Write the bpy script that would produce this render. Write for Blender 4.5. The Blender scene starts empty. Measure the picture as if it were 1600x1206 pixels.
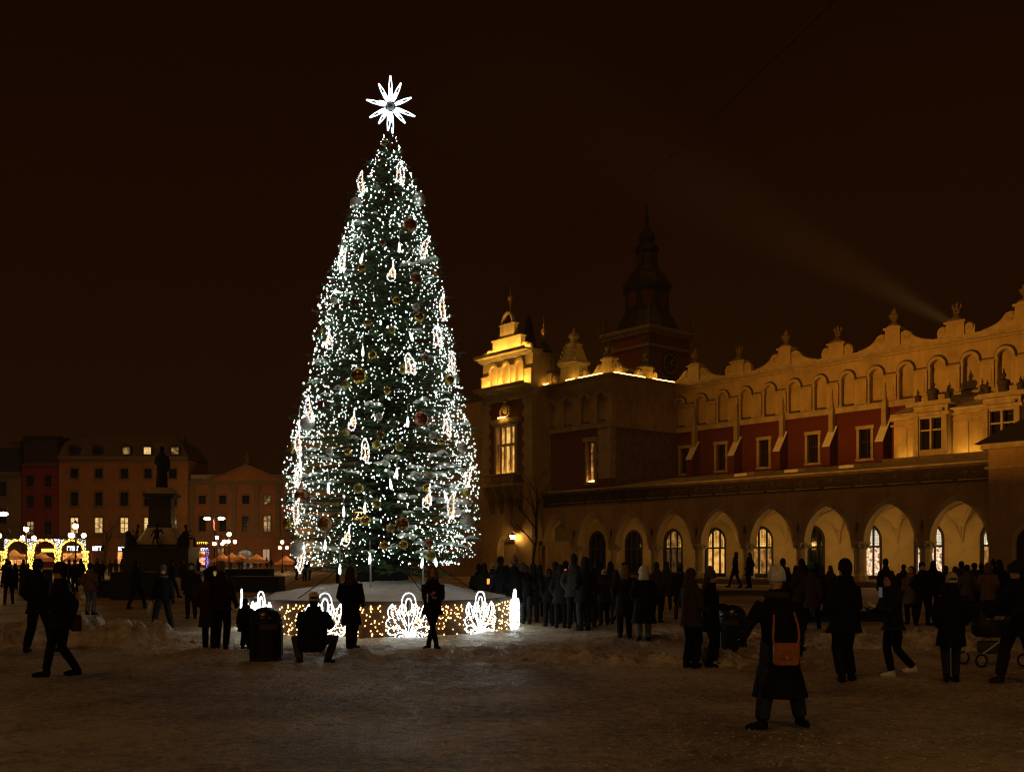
import bpy, math, random
import numpy as np
from mathutils import Vector, Matrix
R = math.radians
PI = math.pi
random.seed(7)
rng = np.random.default_rng(11)
sc = bpy.context.scene
COL = sc.collection

# ------------------------------------------------------------------ camera
CAMZ = 1.85
F = 1580.0            # focal length in pixels of a 1600 wide frame
cam_d = bpy.data.cameras.new("camera")
cam = bpy.data.objects.new("camera", cam_d)
COL.objects.link(cam)
cam.location = (0, 0, CAMZ)
cam.rotation_euler = (R(90), 0, 0)
cam_d.sensor_width = 36.0
cam_d.lens = F / 1600 * 36.0
cam_d.shift_y = 267 / 1600
cam_d.clip_end = 3000
sc.camera = cam

# ------------------------------------------------------------------ night sky, city glow
world = bpy.data.worlds.new("World")
sc.world = world
world.use_nodes = True
wn = world.node_tree
bg = wn.nodes["Background"]
geo = wn.nodes.new("ShaderNodeTexCoord")
sep = wn.nodes.new("ShaderNodeSeparateXYZ")
ramp = wn.nodes.new("ShaderNodeValToRGB")
wn.links.new(geo.outputs["Generated"], sep.inputs[0])
wn.links.new(sep.outputs["Z"], ramp.inputs[0])
ramp.color_ramp.elements[0].position = 0.0
ramp.color_ramp.elements[0].color = (0.0120, 0.0030, 0.0003, 1)
ramp.color_ramp.elements[1].position = 0.55
ramp.color_ramp.elements[1].color = (0.0066, 0.0017, 0.0002, 1)
wn.links.new(ramp.outputs[0], bg.inputs[0])
bg.inputs[1].default_value = 1.0

# weak warm glow of the lit city (street lamps behind the viewer)
sun_d = bpy.data.lights.new("city_glow", 'SUN')
sun_d.energy = 0.20
sun_d.angle = R(20)
sun_d.color = (1.0, 0.42, 0.08)
sun = bpy.data.objects.new("city_glow", sun_d)
COL.objects.link(sun)
sun.rotation_euler = Vector((0.25, 0.50, -0.83)).to_track_quat('-Z', 'Y').to_euler()

# ------------------------------------------------------------------ colour management and sampling
sc.view_settings.view_transform = 'Standard'
sc.view_settings.look = 'None'
sc.view_settings.exposure = 0.0
sc.view_settings.gamma = 1.0
sc.render.engine = 'CYCLES'
cy = sc.cycles
cy.use_denoising = True
cy.denoiser = 'OPENIMAGEDENOISE'
cy.max_bounces = 5
cy.diffuse_bounces = 3
cy.glossy_bounces = 2
cy.transmission_bounces = 3
cy.transparent_max_bounces = 6
cy.sample_clamp_indirect = 3.0
cy.use_light_tree = True
cy.filter_width = 1.2

# ------------------------------------------------------------------ helpers
def at(px, py, Y):
    """point of the place that stands Y metres out and is seen at px, py"""
    return Vector(((px - 800) * Y / F, Y, CAMZ + (870 - py) * Y / F))

def hz(py, Y):
    return CAMZ + (870 - py) * Y / F

def feetY(fy):
    return CAMZ * F / (fy - 870.0)

def _h(ix, iy, s):
    n = np.sin(ix * 127.1 + iy * 311.7 + s * 74.7) * 43758.5453
    return n - np.floor(n)

def vnoise(x, y, s=0.0):
    x = np.asarray(x, float); y = np.asarray(y, float)
    ix = np.floor(x); iy = np.floor(y)
    fx = x - ix; fy = y - iy
    fx = fx * fx * (3 - 2 * fx); fy = fy * fy * (3 - 2 * fy)
    a = _h(ix, iy, s); b = _h(ix + 1, iy, s); c = _h(ix, iy + 1, s); d = _h(ix + 1, iy + 1, s)
    return (a * (1 - fx) + b * fx) * (1 - fy) + (c * (1 - fx) + d * fx) * fy

def fbm(x, y, o=4, s=0.0):
    t = 0; a = .5; tot = 0
    for i in range(o):
        t = t + a * vnoise(np.asarray(x) * 2 ** i, np.asarray(y) * 2 ** i, s + i * 3.1); tot += a; a *= .5
    return t / tot

MATS = {}
def mat(name, col, rough=.8, var=.25, scale=3.0, bump=.3, bscale=25.0, metal=0.0, emis=None, estr=0.0, spec=.3, dist=.02, coord='Object'):
    if name in MATS: return MATS[name]
    m = bpy.data.materials.new(name); m.use_nodes = True
    nt = m.node_tree; b = nt.nodes["Principled BSDF"]
    b.inputs["Roughness"].default_value = rough
    b.inputs["Metallic"].default_value = metal
    b.inputs["Specular IOR Level"].default_value = spec
    tc = nt.nodes.new("ShaderNodeTexCoord")
    if var > 0:
        n = nt.nodes.new("ShaderNodeTexNoise"); n.inputs["Scale"].default_value = scale; n.inputs["Detail"].default_value = 6; n.inputs["Roughness"].default_value = .6
        nt.links.new(tc.outputs[coord], n.inputs["Vector"])
        cr = nt.nodes.new("ShaderNodeValToRGB")
        cr.color_ramp.elements[0].position = .3; cr.color_ramp.elements[1].position = .7
        cr.color_ramp.elements[0].color = tuple(c * (1 - var) for c in col) + (1,)
        cr.color_ramp.elements[1].color = tuple(min(1, c * (1 + var)) for c in col) + (1,)
        nt.links.new(n.outputs["Fac"], cr.inputs[0]); nt.links.new(cr.outputs[0], b.inputs["Base Color"])
    else:
        b.inputs["Base Color"].default_value = tuple(col) + (1,)
    if bump > 0:
        n2 = nt.nodes.new("ShaderNodeTexNoise"); n2.inputs["Scale"].default_value = bscale; n2.inputs["Detail"].default_value = 5
        nt.links.new(tc.outputs[coord], n2.inputs["Vector"])
        bp = nt.nodes.new("ShaderNodeBump"); bp.inputs["Strength"].default_value = bump; bp.inputs["Distance"].default_value = dist
        nt.links.new(n2.outputs["Fac"], bp.inputs["Height"]); nt.links.new(bp.outputs[0], b.inputs["Normal"])
    if emis:
        b.inputs["Emission Color"].default_value = tuple(emis) + (1,)
        b.inputs["Emission Strength"].default_value = estr
    MATS[name] = m
    return m

def glow(name, col, strength, base=(.3, .3, .3)):
    return mat(name, base, rough=.5, var=0, bump=0, emis=col, estr=strength)

def lit_pane(name, c1, c2, strength, scale=3.0, dark=.25):
    """a lit window: the uneven brightness of the room behind the glass"""
    if name in MATS: return MATS[name]
    m = bpy.data.materials.new(name); m.use_nodes = True
    nt = m.node_tree; b = nt.nodes["Principled BSDF"]
    b.inputs["Base Color"].default_value = (.03, .03, .03, 1); b.inputs["Roughness"].default_value = .15
    tc = nt.nodes.new("ShaderNodeTexCoord"); n = nt.nodes.new("ShaderNodeTexNoise")
    n.inputs["Scale"].default_value = scale; n.inputs["Detail"].default_value = 3
    nt.links.new(tc.outputs["Object"], n.inputs["Vector"])
    cr = nt.nodes.new("ShaderNodeValToRGB"); e = cr.color_ramp.elements
    e[0].position = .32; e[0].color = tuple(c * dark for c in c1) + (1,)
    e[1].position = .72; e[1].color = tuple(c2) + (1,)
    k = e.new(.5); k.color = tuple(c1) + (1,)
    nt.links.new(n.outputs["Fac"], cr.inputs[0]); nt.links.new(cr.outputs[0], b.inputs["Emission Color"])
    b.inputs["Emission Strength"].default_value = strength
    MATS[name] = m
    return m

_ICO = {}
def _ico(sub):
    if sub not in _ICO:
        import bmesh
        bm = bmesh.new(); bmesh.ops.create_icosphere(bm, subdivisions=sub, radius=1.0)
        bm.verts.index_update()
        _ICO[sub] = (np.array([v.co[:] for v in bm.verts]), [tuple(v.index for v in f.verts) for f in bm.faces]); bm.free()
    return _ICO[sub]

class MB:
    def __init__(self): self.v = []; self.f = []
    def add(self, vs, fs):
        o = len(self.v); self.v.extend([tuple(p) for p in vs]); self.f.extend([tuple(i + o for i in q) for q in fs]); return self
    def box(self, x0, x1, y0, y1, z0, z1):
        return self.add([(x0, y0, z0), (x1, y0, z0), (x1, y1, z0), (x0, y1, z0), (x0, y0, z1), (x1, y0, z1), (x1, y1, z1), (x0, y1, z1)],
                        [(0, 3, 2, 1), (4, 5, 6, 7), (0, 1, 5, 4), (1, 2, 6, 5), (2, 3, 7, 6), (3, 0, 4, 7)])
    def taper(self, cx, cy, z0, z1, a0, b0, a1, b1):
        return self.loft([[(cx - a, cy - b, z), (cx + a, cy - b, z), (cx + a, cy + b, z), (cx - a, cy + b, z)] for a, b, z in ((a0, b0, z0), (a1, b1, z1))])
    def loft(self, rings, cap=True, closed=True):
        o = len(self.v); n = len(rings[0])
        for r in rings: self.v.extend([tuple(p) for p in r])
        for k in range(len(rings) - 1):
            for i in range(n if closed else n - 1):
                j = (i + 1) % n
                self.f.append((o + k * n + i, o + k * n + j, o + (k + 1) * n + j, o + (k + 1) * n + i))
        if cap and closed:
            self.f.append(tuple(o + i for i in reversed(range(n)))); self.f.append(tuple(o + (len(rings) - 1) * n + i for i in range(n)))
        return self
    def tube(self, pts, r, n=8, cap=True, flat=1.0):
        pts = [Vector(p) for p in pts]; m = len(pts)
        rs = r if isinstance(r, (list, tuple)) else [r] * m
        rings = []; up = None
        for i, p in enumerate(pts):
            t = (pts[min(i + 1, m - 1)] - pts[max(i - 1, 0)])
            if t.length < 1e-9: t = Vector((0, 0, 1))
            t.normalize()
            if up is None:
                ref = Vector((0, 0, 1)) if abs(t.z) < .9 else Vector((0, 1, 0))
                up = (ref - t * ref.dot(t)).normalized()
            else:
                up = (up - t * up.dot(t))
                up = up.normalized() if up.length > 1e-6 else Vector((1, 0, 0))
            sd = t.cross(up)
            rings.append([p + (up * math.cos(2 * PI * k / n) * flat + sd * math.sin(2 * PI * k / n)) * rs[i] for k in range(n)])
        return self.loft(rings, cap)
    def lathe(self, prof, n=12, c=(0, 0, 0), ph=0.0):
        return self.loft([[(c[0] + r * math.cos(2 * PI * (k + ph) / n), c[1] + r * math.sin(2 * PI * (k + ph) / n), c[2] + z) for k in range(n)] for r, z in prof])
    def prism(self, poly, lo, hi, plane='xz'):
        if plane == 'xz': a = [(p[0], lo, p[1]) for p in poly]; b = [(p[0], hi, p[1]) for p in poly]
        elif plane == 'yz': a = [(lo, p[0], p[1]) for p in poly]; b = [(hi, p[0], p[1]) for p in poly]
        else: a = [(p[0], p[1], lo) for p in poly]; b = [(p[0], p[1], hi) for p in poly]
        return self.loft([a, b])
    def ball(self, c, r, sub=1, s=(1, 1, 1)):
        vs, fs = _ico(sub)
        return self.add([(c[0] + p[0] * r * s[0], c[1] + p[1] * r * s[1], c[2] + p[2] * r * s[2]) for p in vs], fs)
    def ring(self, c, r, rr, n=20, m=6, axis='z'):
        o = len(self.v)
        for i in range(n):
            a = 2 * PI * i / n
            for k in range(m):
                b = 2 * PI * k / m; q = r + rr * math.cos(b); h = rr * math.sin(b)
                p = (q * math.cos(a), q * math.sin(a), h)
                if axis == 'y': p = (p[0], p[2], p[1])
                self.v.append((c[0] + p[0], c[1] + p[1], c[2] + p[2]))
        for i in range(n):
            for k in range(m):
                self.f.append((o + i * m + k, o + ((i + 1) % n) * m + k, o + ((i + 1) % n) * m + (k + 1) % m, o + i * m + (k + 1) % m))
        return self
    def xf(self, M, i0=0):
        self.v[i0:] = [tuple(M @ Vector(p)) for p in self.v[i0:]]; return self
    def mesh(self, name, smooth=False, fix=True):
        me = bpy.data.meshes.new(name); me.from_pydata(self.v, [], self.f)
        if fix:
            import bmesh
            bm = bmesh.new(); bm.from_mesh(me); bmesh.ops.recalc_face_normals(bm, faces=bm.faces); bm.to_mesh(me); bm.free()
        if smooth: me.polygons.foreach_set("use_smooth", [True] * len(me.polygons))
        return me
    def build(self, name, m, parent=None, smooth=False, loc=None, fix=True):
        return link(name, self.mesh(name, smooth, fix), m, parent, loc)

def link(name, me, m, parent=None, loc=None, rz=None):
    o = bpy.data.objects.new(name, me); COL.objects.link(o)
    if me is not None and m is not None:
        if not me.materials: me.materials.append(m)
        elif me.materials[0] is not m:
            o.material_slots[0].link = 'OBJECT'; o.material_slots[0].material = m
    if parent is not None: o.parent = parent
    if loc is not None: o.location = loc
    if rz is not None: o.rotation_euler = (0, 0, rz)
    return o

def empty(name, loc=(0, 0, 0), rz=0.0, label=None, cat=None, group=None):
    o = bpy.data.objects.new(name, None); COL.objects.link(o)
    o.location = loc; o.rotation_euler = (0, 0, rz); o.empty_display_size = .2
    return tag(o, label, cat, group)

def tag(o, label=None, cat=None, group=None, kind=None):
    if label: o["label"] = label
    if cat: o["category"] = cat
    if group: o["group"] = group
    if kind: o["kind"] = kind
    return o

def copy_tree(o, parent=None):
    c = o.copy(); COL.objects.link(c)
    if parent is not None: c.parent = parent
    for ch in list(o.children): copy_tree(ch, c)
    return c

def arch(a, zs, h, n=10, cx=0.0, pointed=True):
    """left springing to right springing"""
    if pointed:
        Rr = (a * a + h * h) / (2 * a); c = Rr - a; end = math.atan2(h, c) if c > 1e-6 else PI / 2
        lft = [(c - Rr * math.cos(end * i / n), zs + Rr * math.sin(end * i / n)) for i in range(n + 1)]
        pts = lft + [(-x, z) for x, z in reversed(lft[:-1])]
    else:
        pts = [(-a * math.cos(PI * i / (2 * n)), zs + h * math.sin(PI * i / (2 * n))) for i in range(2 * n + 1)]
    return [(cx + x, z) for x, z in pts]

def arch_band(mb, cx, a, zs, h, w, y0, y1, n=10, pointed=True, foot=0.0):
    inn = arch(a, zs, h, n, cx, pointed); out = arch(a + w, zs, h + w * 1.15, n, cx, pointed)
    if foot: inn = [(cx - a, zs - foot)] + inn + [(cx + a, zs - foot)]; out = [(cx - a - w, zs - foot)] + out + [(cx + a + w, zs - foot)]
    return mb.loft([[(i[0], y0, i[1]), (o[0], y0, o[1]), (o[0], y1, o[1]), (i[0], y1, i[1])] for i, o in zip(inn, out)])

def holed_wall(mb, x0, x1, z0, z1, y, depth, holes):
    """wall face at y with real rectangular openings and reveals running back by depth"""
    xs = sorted({x0, x1, *[h[0] for h in holes], *[h[1] for h in holes]}); zs = sorted({z0, z1, *[h[2] for h in holes], *[h[3] for h in holes]})
    for i in range(len(xs) - 1):
        for j in range(len(zs) - 1):
            cx = (xs[i] + xs[i + 1]) / 2; cz = (zs[j] + zs[j + 1]) / 2
            if any(h[0] < cx < h[1] and h[2] < cz < h[3] for h in holes): continue
            mb.add([(xs[i], y, zs[j]), (xs[i + 1], y, zs[j]), (xs[i + 1], y, zs[j + 1]), (xs[i], y, zs[j + 1])], [(0, 1, 2, 3)])
    for a, b, c, d in holes:
        mb.add([(a, y, c), (b, y, c), (b, y, d), (a, y, d), (a, y + depth, c), (b, y + depth, c), (b, y + depth, d), (a, y + depth, d)],
               [(0, 4, 5, 1), (1, 5, 6, 2), (2, 6, 7, 3), (3, 7, 4, 0)])
    return mb

# ------------------------------------------------------------------ materials
def streaks(m, amt=.45):
    """rain stains running down a wall"""
    nt = m.node_tree; b = nt.nodes["Principled BSDF"]; src = b.inputs["Base Color"].links[0].from_socket
    tc = nt.nodes.new("ShaderNodeTexCoord"); mp = nt.nodes.new("ShaderNodeMapping"); mp.inputs["Scale"].default_value = (2.6, 2.6, .22)
    n = nt.nodes.new("ShaderNodeTexNoise"); n.inputs["Scale"].default_value = 1.0; n.inputs["Detail"].default_value = 7; n.inputs["Roughness"].default_value = .65
    cr = nt.nodes.new("ShaderNodeValToRGB"); cr.color_ramp.elements[0].position = .36; cr.color_ramp.elements[0].color = (1 - amt, 1 - amt * 1.05, 1 - amt * 1.1, 1); cr.color_ramp.elements[1].position = .60; cr.color_ramp.elements[1].color = (1, 1, 1, 1)
    mx = nt.nodes.new("ShaderNodeMix"); mx.data_type = 'RGBA'; mx.blend_type = 'MULTIPLY'; mx.inputs[0].default_value = 1.0
    nt.links.new(tc.outputs["Object"], mp.inputs[0]); nt.links.new(mp.outputs[0], n.inputs["Vector"]); nt.links.new(n.outputs["Fac"], cr.inputs[0])
    nt.links.new(src, mx.inputs[6]); nt.links.new(cr.outputs[0], mx.inputs[7]); nt.links.new(mx.outputs[2], b.inputs["Base Color"])
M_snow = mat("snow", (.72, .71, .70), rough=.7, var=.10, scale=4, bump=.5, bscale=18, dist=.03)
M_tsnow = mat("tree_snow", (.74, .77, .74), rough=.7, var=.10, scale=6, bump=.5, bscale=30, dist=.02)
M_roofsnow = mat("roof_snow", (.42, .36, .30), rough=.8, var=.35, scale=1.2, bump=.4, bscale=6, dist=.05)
M_cream = mat("cream_render", (.46, .36, .20), rough=.85, var=.22, scale=.6, bump=.25, bscale=9)
M_stone = mat("pale_stone", (.44, .37, .25), rough=.8, var=.25, scale=1.5, bump=.35, bscale=14)
M_arc = mat("arcade_render", (.40, .28, .15), rough=.85, var=.22, scale=.5, bump=.3, bscale=8)
streaks(M_cream, .16); streaks(M_stone, .2); streaks(M_arc, .16)
M_brickdark = mat("weathered_stone", (.16, .12, .085), rough=.85, var=.35, scale=2, bump=.4, bscale=14)
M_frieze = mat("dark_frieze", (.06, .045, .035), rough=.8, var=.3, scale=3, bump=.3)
M_iron = mat("black_iron", (.015, .014, .013), rough=.5, var=.2, bump=.15, metal=.3)
M_wood = mat("dark_wood", (.035, .022, .014), rough=.7, var=.4, scale=6)
M_copper = mat("dark_copper_roof", (.03, .028, .024), rough=.55, var=.35, scale=2)
M_glass = mat("dark_glass", (.012, .012, .014), rough=.12, var=0, bump=0, spec=.6)
M_gold = mat("gilding", (.5, .3, .09), rough=.5, var=.2, metal=.35, bump=.1)

def brick_mat(name, c1, c2, mortar, scale):
    m = bpy.data.materials.new(name); m.use_nodes = True; nt = m.node_tree; b = nt.nodes["Principled BSDF"]
    b.inputs["Roughness"].default_value = .9
    tc = nt.nodes.new("ShaderNodeTexCoord"); mp = nt.nodes.new("ShaderNodeMapping"); mp.inputs["Rotation"].default_value = (R(90), 0, 0)
    br = nt.nodes.new("ShaderNodeTexBrick"); br.inputs["Scale"].default_value = scale
    br.inputs["Color1"].default_value = c1 + (1,); br.inputs["Color2"].default_value = c2 + (1,); br.inputs["Mortar"].default_value = mortar + (1,)
    br.inputs["Mortar Size"].default_value = .012
    nt.links.new(tc.outputs["Object"], mp.inputs[0]); nt.links.new(mp.outputs[0], br.inputs["Vector"])
    nz = nt.nodes.new("ShaderNodeTexNoise"); nz.inputs["Scale"].default_value = .7; nz.inputs["Detail"].default_value = 5
    nt.links.new(tc.outputs["Object"], nz.inputs["Vector"])
    mx = nt.nodes.new("ShaderNodeMix"); mx.data_type = 'RGBA'; mx.blend_type = 'MULTIPLY'; mx.inputs[0].default_value = .5
    nt.links.new(br.outputs["Color"], mx.inputs[6]); nt.links.new(nz.outputs["Color"], mx.inputs[7])
    nt.links.new(mx.outputs[2], b.inputs["Base Color"])
    return m
M_brick = brick_mat("red_brick", (.165, .024, .013), (.125, .020, .011), (.10, .045, .03), 3.2)
M_brickt = brick_mat("tower_brick", (.46, .10, .05), (.36, .08, .04), (.25, .12, .08), 2.2)

# a bulb glows evenly, so its mesh is its lamp
M_bulb = glow("cool_white_led", (.86, 1.0, .88), 8)
M_bulbb = glow("bright_white_led", (.90, 1.0, .92), 40)
M_rope = glow("white_rope_light", (.80, .97, 1.0), 7)
M_warm = glow("warm_white_led", (1.0, .56, .14), 13)
M_star = glow("star_light_tube", (.78, .89, 1.0), 2.6)
M_globe = glow("street_lamp_globe", (1.0, .62, .27), 60)
M_flood = glow("floodlight_lens", (1.0, .50, .07), 22)
M_fair = glow("yellow_fairy_light", (1.0, .62, .10), 4.5)
M_fairw = glow("white_fairy_light", (.85, .9, 1.0), 2.6)
# ------------------------------------------------------------------ ground: trodden snow over paving
TC = Vector((-3.31, 25.8, 0))        # centre of the tree platform
PR = 3.3

def gz(x, y):
    x = np.asarray(x, float); y = np.asarray(y, float)
    d = np.hypot(x - TC.x, y - TC.y)
    churn = np.exp(-((d - 7.2) / 1.8) ** 2) * (y < 27)
    base = .016 * (fbm(x * 1.7, y * 1.7, 4, 2) - .5) + .012 * (fbm(x * 7, y * 7, 2, 5) - .5)
    lum = np.clip(fbm(x * 3.2, y * 4.0, 4, 9) - .42, 0, 1)
    near = np.exp(-((d - 3.5) / .45) ** 2) * .10 * (.4 + fbm(x * 3, y * 3, 3, 21))
    foot = .055 * (np.abs(fbm(x * 5.0 + 3, y * 6.5, 3, 14) - .5) * 2 - .3) * (.35 + .65 * np.clip(fbm(x * .5, y * .5, 2, 8) * 2 - .5, 0, 1))
    return base + foot * (y > 3) + churn * lum * .30 + near * (d > 3.0)

def snow_material():
    m = bpy.data.materials.new("trodden_snow"); m.use_nodes = True; nt = m.node_tree; b = nt.nodes["Principled BSDF"]
    b.inputs["Roughness"].default_value = .45; b.inputs["Specular IOR Level"].default_value = .5
    tc = nt.nodes.new("ShaderNodeTexCoord")
    def noise(s, d, r=.6):
        n = nt.nodes.new("ShaderNodeTexNoise"); n.inputs["Scale"].default_value = s; n.inputs["Detail"].default_value = d; n.inputs["Roughness"].default_value = r
        nt.links.new(tc.outputs["Object"], n.inputs["Vector"]); return n
    big, fine, grit = noise(.35, 5), noise(6.5, 8, .72), noise(30, 4, .7)
    cr = nt.nodes.new("ShaderNodeValToRGB"); e = cr.color_ramp.elements
    e[0].position = .41; e[0].color = (.17, .12, .065, 1); e[1].position = .59; e[1].color = (.70, .60, .43, 1)
    k = e.new(.50); k.color = (.38, .315, .21, 1)
    mx = nt.nodes.new("ShaderNodeMath"); mx.operation = 'MULTIPLY_ADD'; mx.inputs[1].default_value = .55; 
    nt.links.new(big.outputs["Fac"], mx.inputs[0])
    m2 = nt.nodes.new("ShaderNodeMath"); m2.operation = 'MULTIPLY'; m2.inputs[1].default_value = .5
    nt.links.new(fine.outputs["Fac"], m2.inputs[0]); nt.links.new(m2.outputs[0], mx.inputs[2])
    m3 = nt.nodes.new("ShaderNodeMath"); m3.operation = 'MULTIPLY_ADD'; m3.inputs[1].default_value = .34
    gsub = nt.nodes.new("ShaderNodeMath"); gsub.operation = 'SUBTRACT'; gsub.inputs[1].default_value = .5
    nt.links.new(grit.outputs["Fac"], gsub.inputs[0]); nt.links.new(gsub.outputs[0], m3.inputs[0]); nt.links.new(mx.outputs[0], m3.inputs[2])
    nt.links.new(m3.outputs[0], cr.inputs[0]); nt.links.new(cr.outputs[0], b.inputs["Base Color"])
    # joints of the paving slabs under the packed snow
    mp = nt.nodes.new("ShaderNodeMapping"); mp.inputs["Rotation"].default_value = (0, 0, R(40))
    nt.links.new(tc.outputs["Object"], mp.inputs[0])
    br = nt.nodes.new("ShaderNodeTexBrick"); br.inputs["Scale"].default_value = 2.1; br.inputs["Mortar Size"].default_value = .035; br.inputs["Mortar Smooth"].default_value = .8
    nt.links.new(mp.outputs[0], br.inputs["Vector"])
    ad = nt.nodes.new("ShaderNodeMath"); ad.operation = 'MULTIPLY_ADD'; ad.inputs[1].default_value = -.07
    nt.links.new(br.outputs["Fac"], ad.inputs[0]); nt.links.new(fine.outputs["Fac"], ad.inputs[2])
    bp = nt.nodes.new("ShaderNodeBump"); bp.inputs["Strength"].default_value = 1.0; bp.inputs["Distance"].default_value = .16
    nt.links.new(ad.outputs[0], bp.inputs["Height"])
    bp2 = nt.nodes.new("ShaderNodeBump"); bp2.inputs["Strength"].default_value = .8; bp2.inputs["Distance"].default_value = .03
    nt.links.new(grit.outputs["Fac"], bp2.inputs["Height"]); nt.links.new(bp.outputs[0], bp2.inputs["Normal"]); nt.links.new(bp2.outputs[0], b.inputs["Normal"])
    return m
M_ground = snow_material()

def grid_mesh(name, X, Y, Z):
    ny, nx = X.shape
    me = bpy.data.meshes.new(name)
    v = np.stack([X, Y, Z], -1).reshape(-1, 3)
    i = np.arange(ny - 1)[:, None] * nx + np.arange(nx - 1)[None, :]
    f = np.stack([i, i + 1, i + nx + 1, i + nx], -1).reshape(-1, 4)
    me.from_pydata(v.tolist(), [], f.tolist())
    me.polygons.foreach_set("use_smooth", [True] * len(me.polygons))
    return me

ys = np.concatenate([np.linspace(-30, 5, 30), np.linspace(5.1, 30, 340), np.geomspace(30.3, 330, 44)])
u = np.linspace(-1, 1, 361)
xs = np.sign(u) * (14 * np.abs(u) + 316 * np.abs(u) ** 7)
Xg, Yg = np.meshgrid(xs, ys)
g = link("square_ground", grid_mesh("square_ground", Xg, Yg, np.where((np.abs(Xg) < 60) & (Yg < 80), gz(Xg, Yg), 0)), M_ground)
tag(g, "trodden snow over the paving of the town square", kind="structure")

# pale snow crumbs added over the near square to imitate glints
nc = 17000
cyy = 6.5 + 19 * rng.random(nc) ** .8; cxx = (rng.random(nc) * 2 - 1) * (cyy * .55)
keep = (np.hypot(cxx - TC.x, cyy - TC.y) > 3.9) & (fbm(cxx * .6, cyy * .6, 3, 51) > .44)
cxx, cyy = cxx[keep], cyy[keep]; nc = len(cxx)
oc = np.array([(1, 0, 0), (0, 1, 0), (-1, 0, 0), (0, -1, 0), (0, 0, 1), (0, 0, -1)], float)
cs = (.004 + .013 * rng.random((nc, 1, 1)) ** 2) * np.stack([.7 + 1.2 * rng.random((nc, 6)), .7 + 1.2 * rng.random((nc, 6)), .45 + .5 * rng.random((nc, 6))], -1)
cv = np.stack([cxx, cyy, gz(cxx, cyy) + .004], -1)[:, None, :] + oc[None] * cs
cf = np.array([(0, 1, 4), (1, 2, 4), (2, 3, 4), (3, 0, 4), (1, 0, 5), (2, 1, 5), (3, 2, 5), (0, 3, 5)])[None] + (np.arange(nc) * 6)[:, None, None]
me = bpy.data.meshes.new("glint_crumbs"); me.from_pydata(cv.reshape(-1, 3).tolist(), [], cf.reshape(-1, 3).tolist())
M_crumb = mat("pale_glint_crumb", (.55, .49, .40), rough=.4, var=.2, scale=30, bump=0)
tag(link("glint_crumbs", me, M_crumb), "added pale snow crumbs imitating glints on the square", kind="stuff")

def snow_bank(label, pts, width, height, seed, n=70):
    """shovelled ridge of lumpy snow along a line"""
    pts = [Vector((p[0], p[1], 0)) for p in pts]
    x0 = min(p.x for p in pts) - width * 1.2; x1 = max(p.x for p in pts) + width * 1.2
    y0 = min(p.y for p in pts) - width * 1.2; y1 = max(p.y for p in pts) + width * 1.2
    c = ((x0 + x1) / 2, (y0 + y1) / 2)
    X, Y = np.meshgrid(np.linspace(x0, x1, int(n * max(1, (x1 - x0) / 3))), np.linspace(y0, y1, n))
    D = np.full(X.shape, 1e9); T = np.zeros(X.shape); tot = 0
    for a, b in zip(pts[:-1], pts[1:]):
        ab = b - a; l2 = ab.length_squared
        t = np.clip(((X - a.x) * ab.x + (Y - a.y) * ab.y) / l2, 0, 1)
        d = np.hypot(X - a.x - t * ab.x, Y - a.y - t * ab.y)
        T = np.where(d < D, tot + t, T); D = np.minimum(D, d); tot += 1
    prof = np.clip(1 - (D / (width * (.75 + .5 * vnoise(X * 1.3, Y * 1.3, seed)))) ** 2, -.2, 1)
    lump = .22 + 1.1 * fbm(X * 2.2, Y * 2.2, 4, seed) ** 1.5 + .55 * (np.abs(fbm(X * 4.5, Y * 4.5, 4, seed + 4) - .5) * 2) + .22 * (fbm(X * 13, Y * 13, 2, seed + 7) - .5)
    endf = np.clip(np.minimum(T, tot - T) * 3 + .35, 0, 1)
    Z = height * prof * lump * endf - .03
    Z = np.where(prof < 0, -.08, Z)
    o = link("snow_bank", grid_mesh("snow_bank", X - c[0], Y - c[1], Z), M_bank, loc=(c[0], c[1], 0))
    ch = MB(); vs, fs = _ico(1); rr = random.Random(seed)
    for _ in range(int(90 * (x1 - x0) / 3)):
        j = rr.randrange(n); i = rr.randrange(X.shape[1])
        if Z[j, i] < -.02 and rr.random() < .8: continue
        r = rr.uniform(.015, .06) * (1 if rr.random() < .85 else 1.8)
        ch.add([(X[j, i] - c[0] + p[0] * r * rr.uniform(.7, 1.3), Y[j, i] - c[1] + p[1] * r * rr.uniform(.7, 1.3), max(0, Z[j, i]) + r * .3 + p[2] * r * rr.uniform(.6, 1.1)) for p in vs], fs)
    tag(ch.build("snow_lumps", M_bank, o, fix=False), kind="stuff")
    tag(o, label, "snow bank", "ridges of shovelled snow")
    return o
M_bank = mat("shovelled_snow", (.46, .40, .33), rough=.75, var=.5, scale=3.5, bump=1.0, bscale=11, dist=.12)
snow_bank("lumpy bank of shovelled snow at the left, behind the walking pair", [(-11.6, 20.4), (-10.2, 21.2), (-8.8, 21.6), (-7.0, 20.6)], .95, .60, 3)
snow_bank("low snow ridge right of the tree platform, ending at the couple by the bin", [(.2, 18.6), (1.6, 17.7), (3.6, 17.5), (4.6, 18.4)], .65, .24, 8)
snow_bank("snow heap behind the person in white trainers, at the right", [(6.4, 21.6), (8.0, 20.8), (9.8, 20.6)], .7, .42, 13)
snow_bank("thin snow ridge behind the woman with the orange bag", [(4.4, 19.6), (5.4, 22.4), (6.0, 23.0)], .55, .30, 17)

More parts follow.
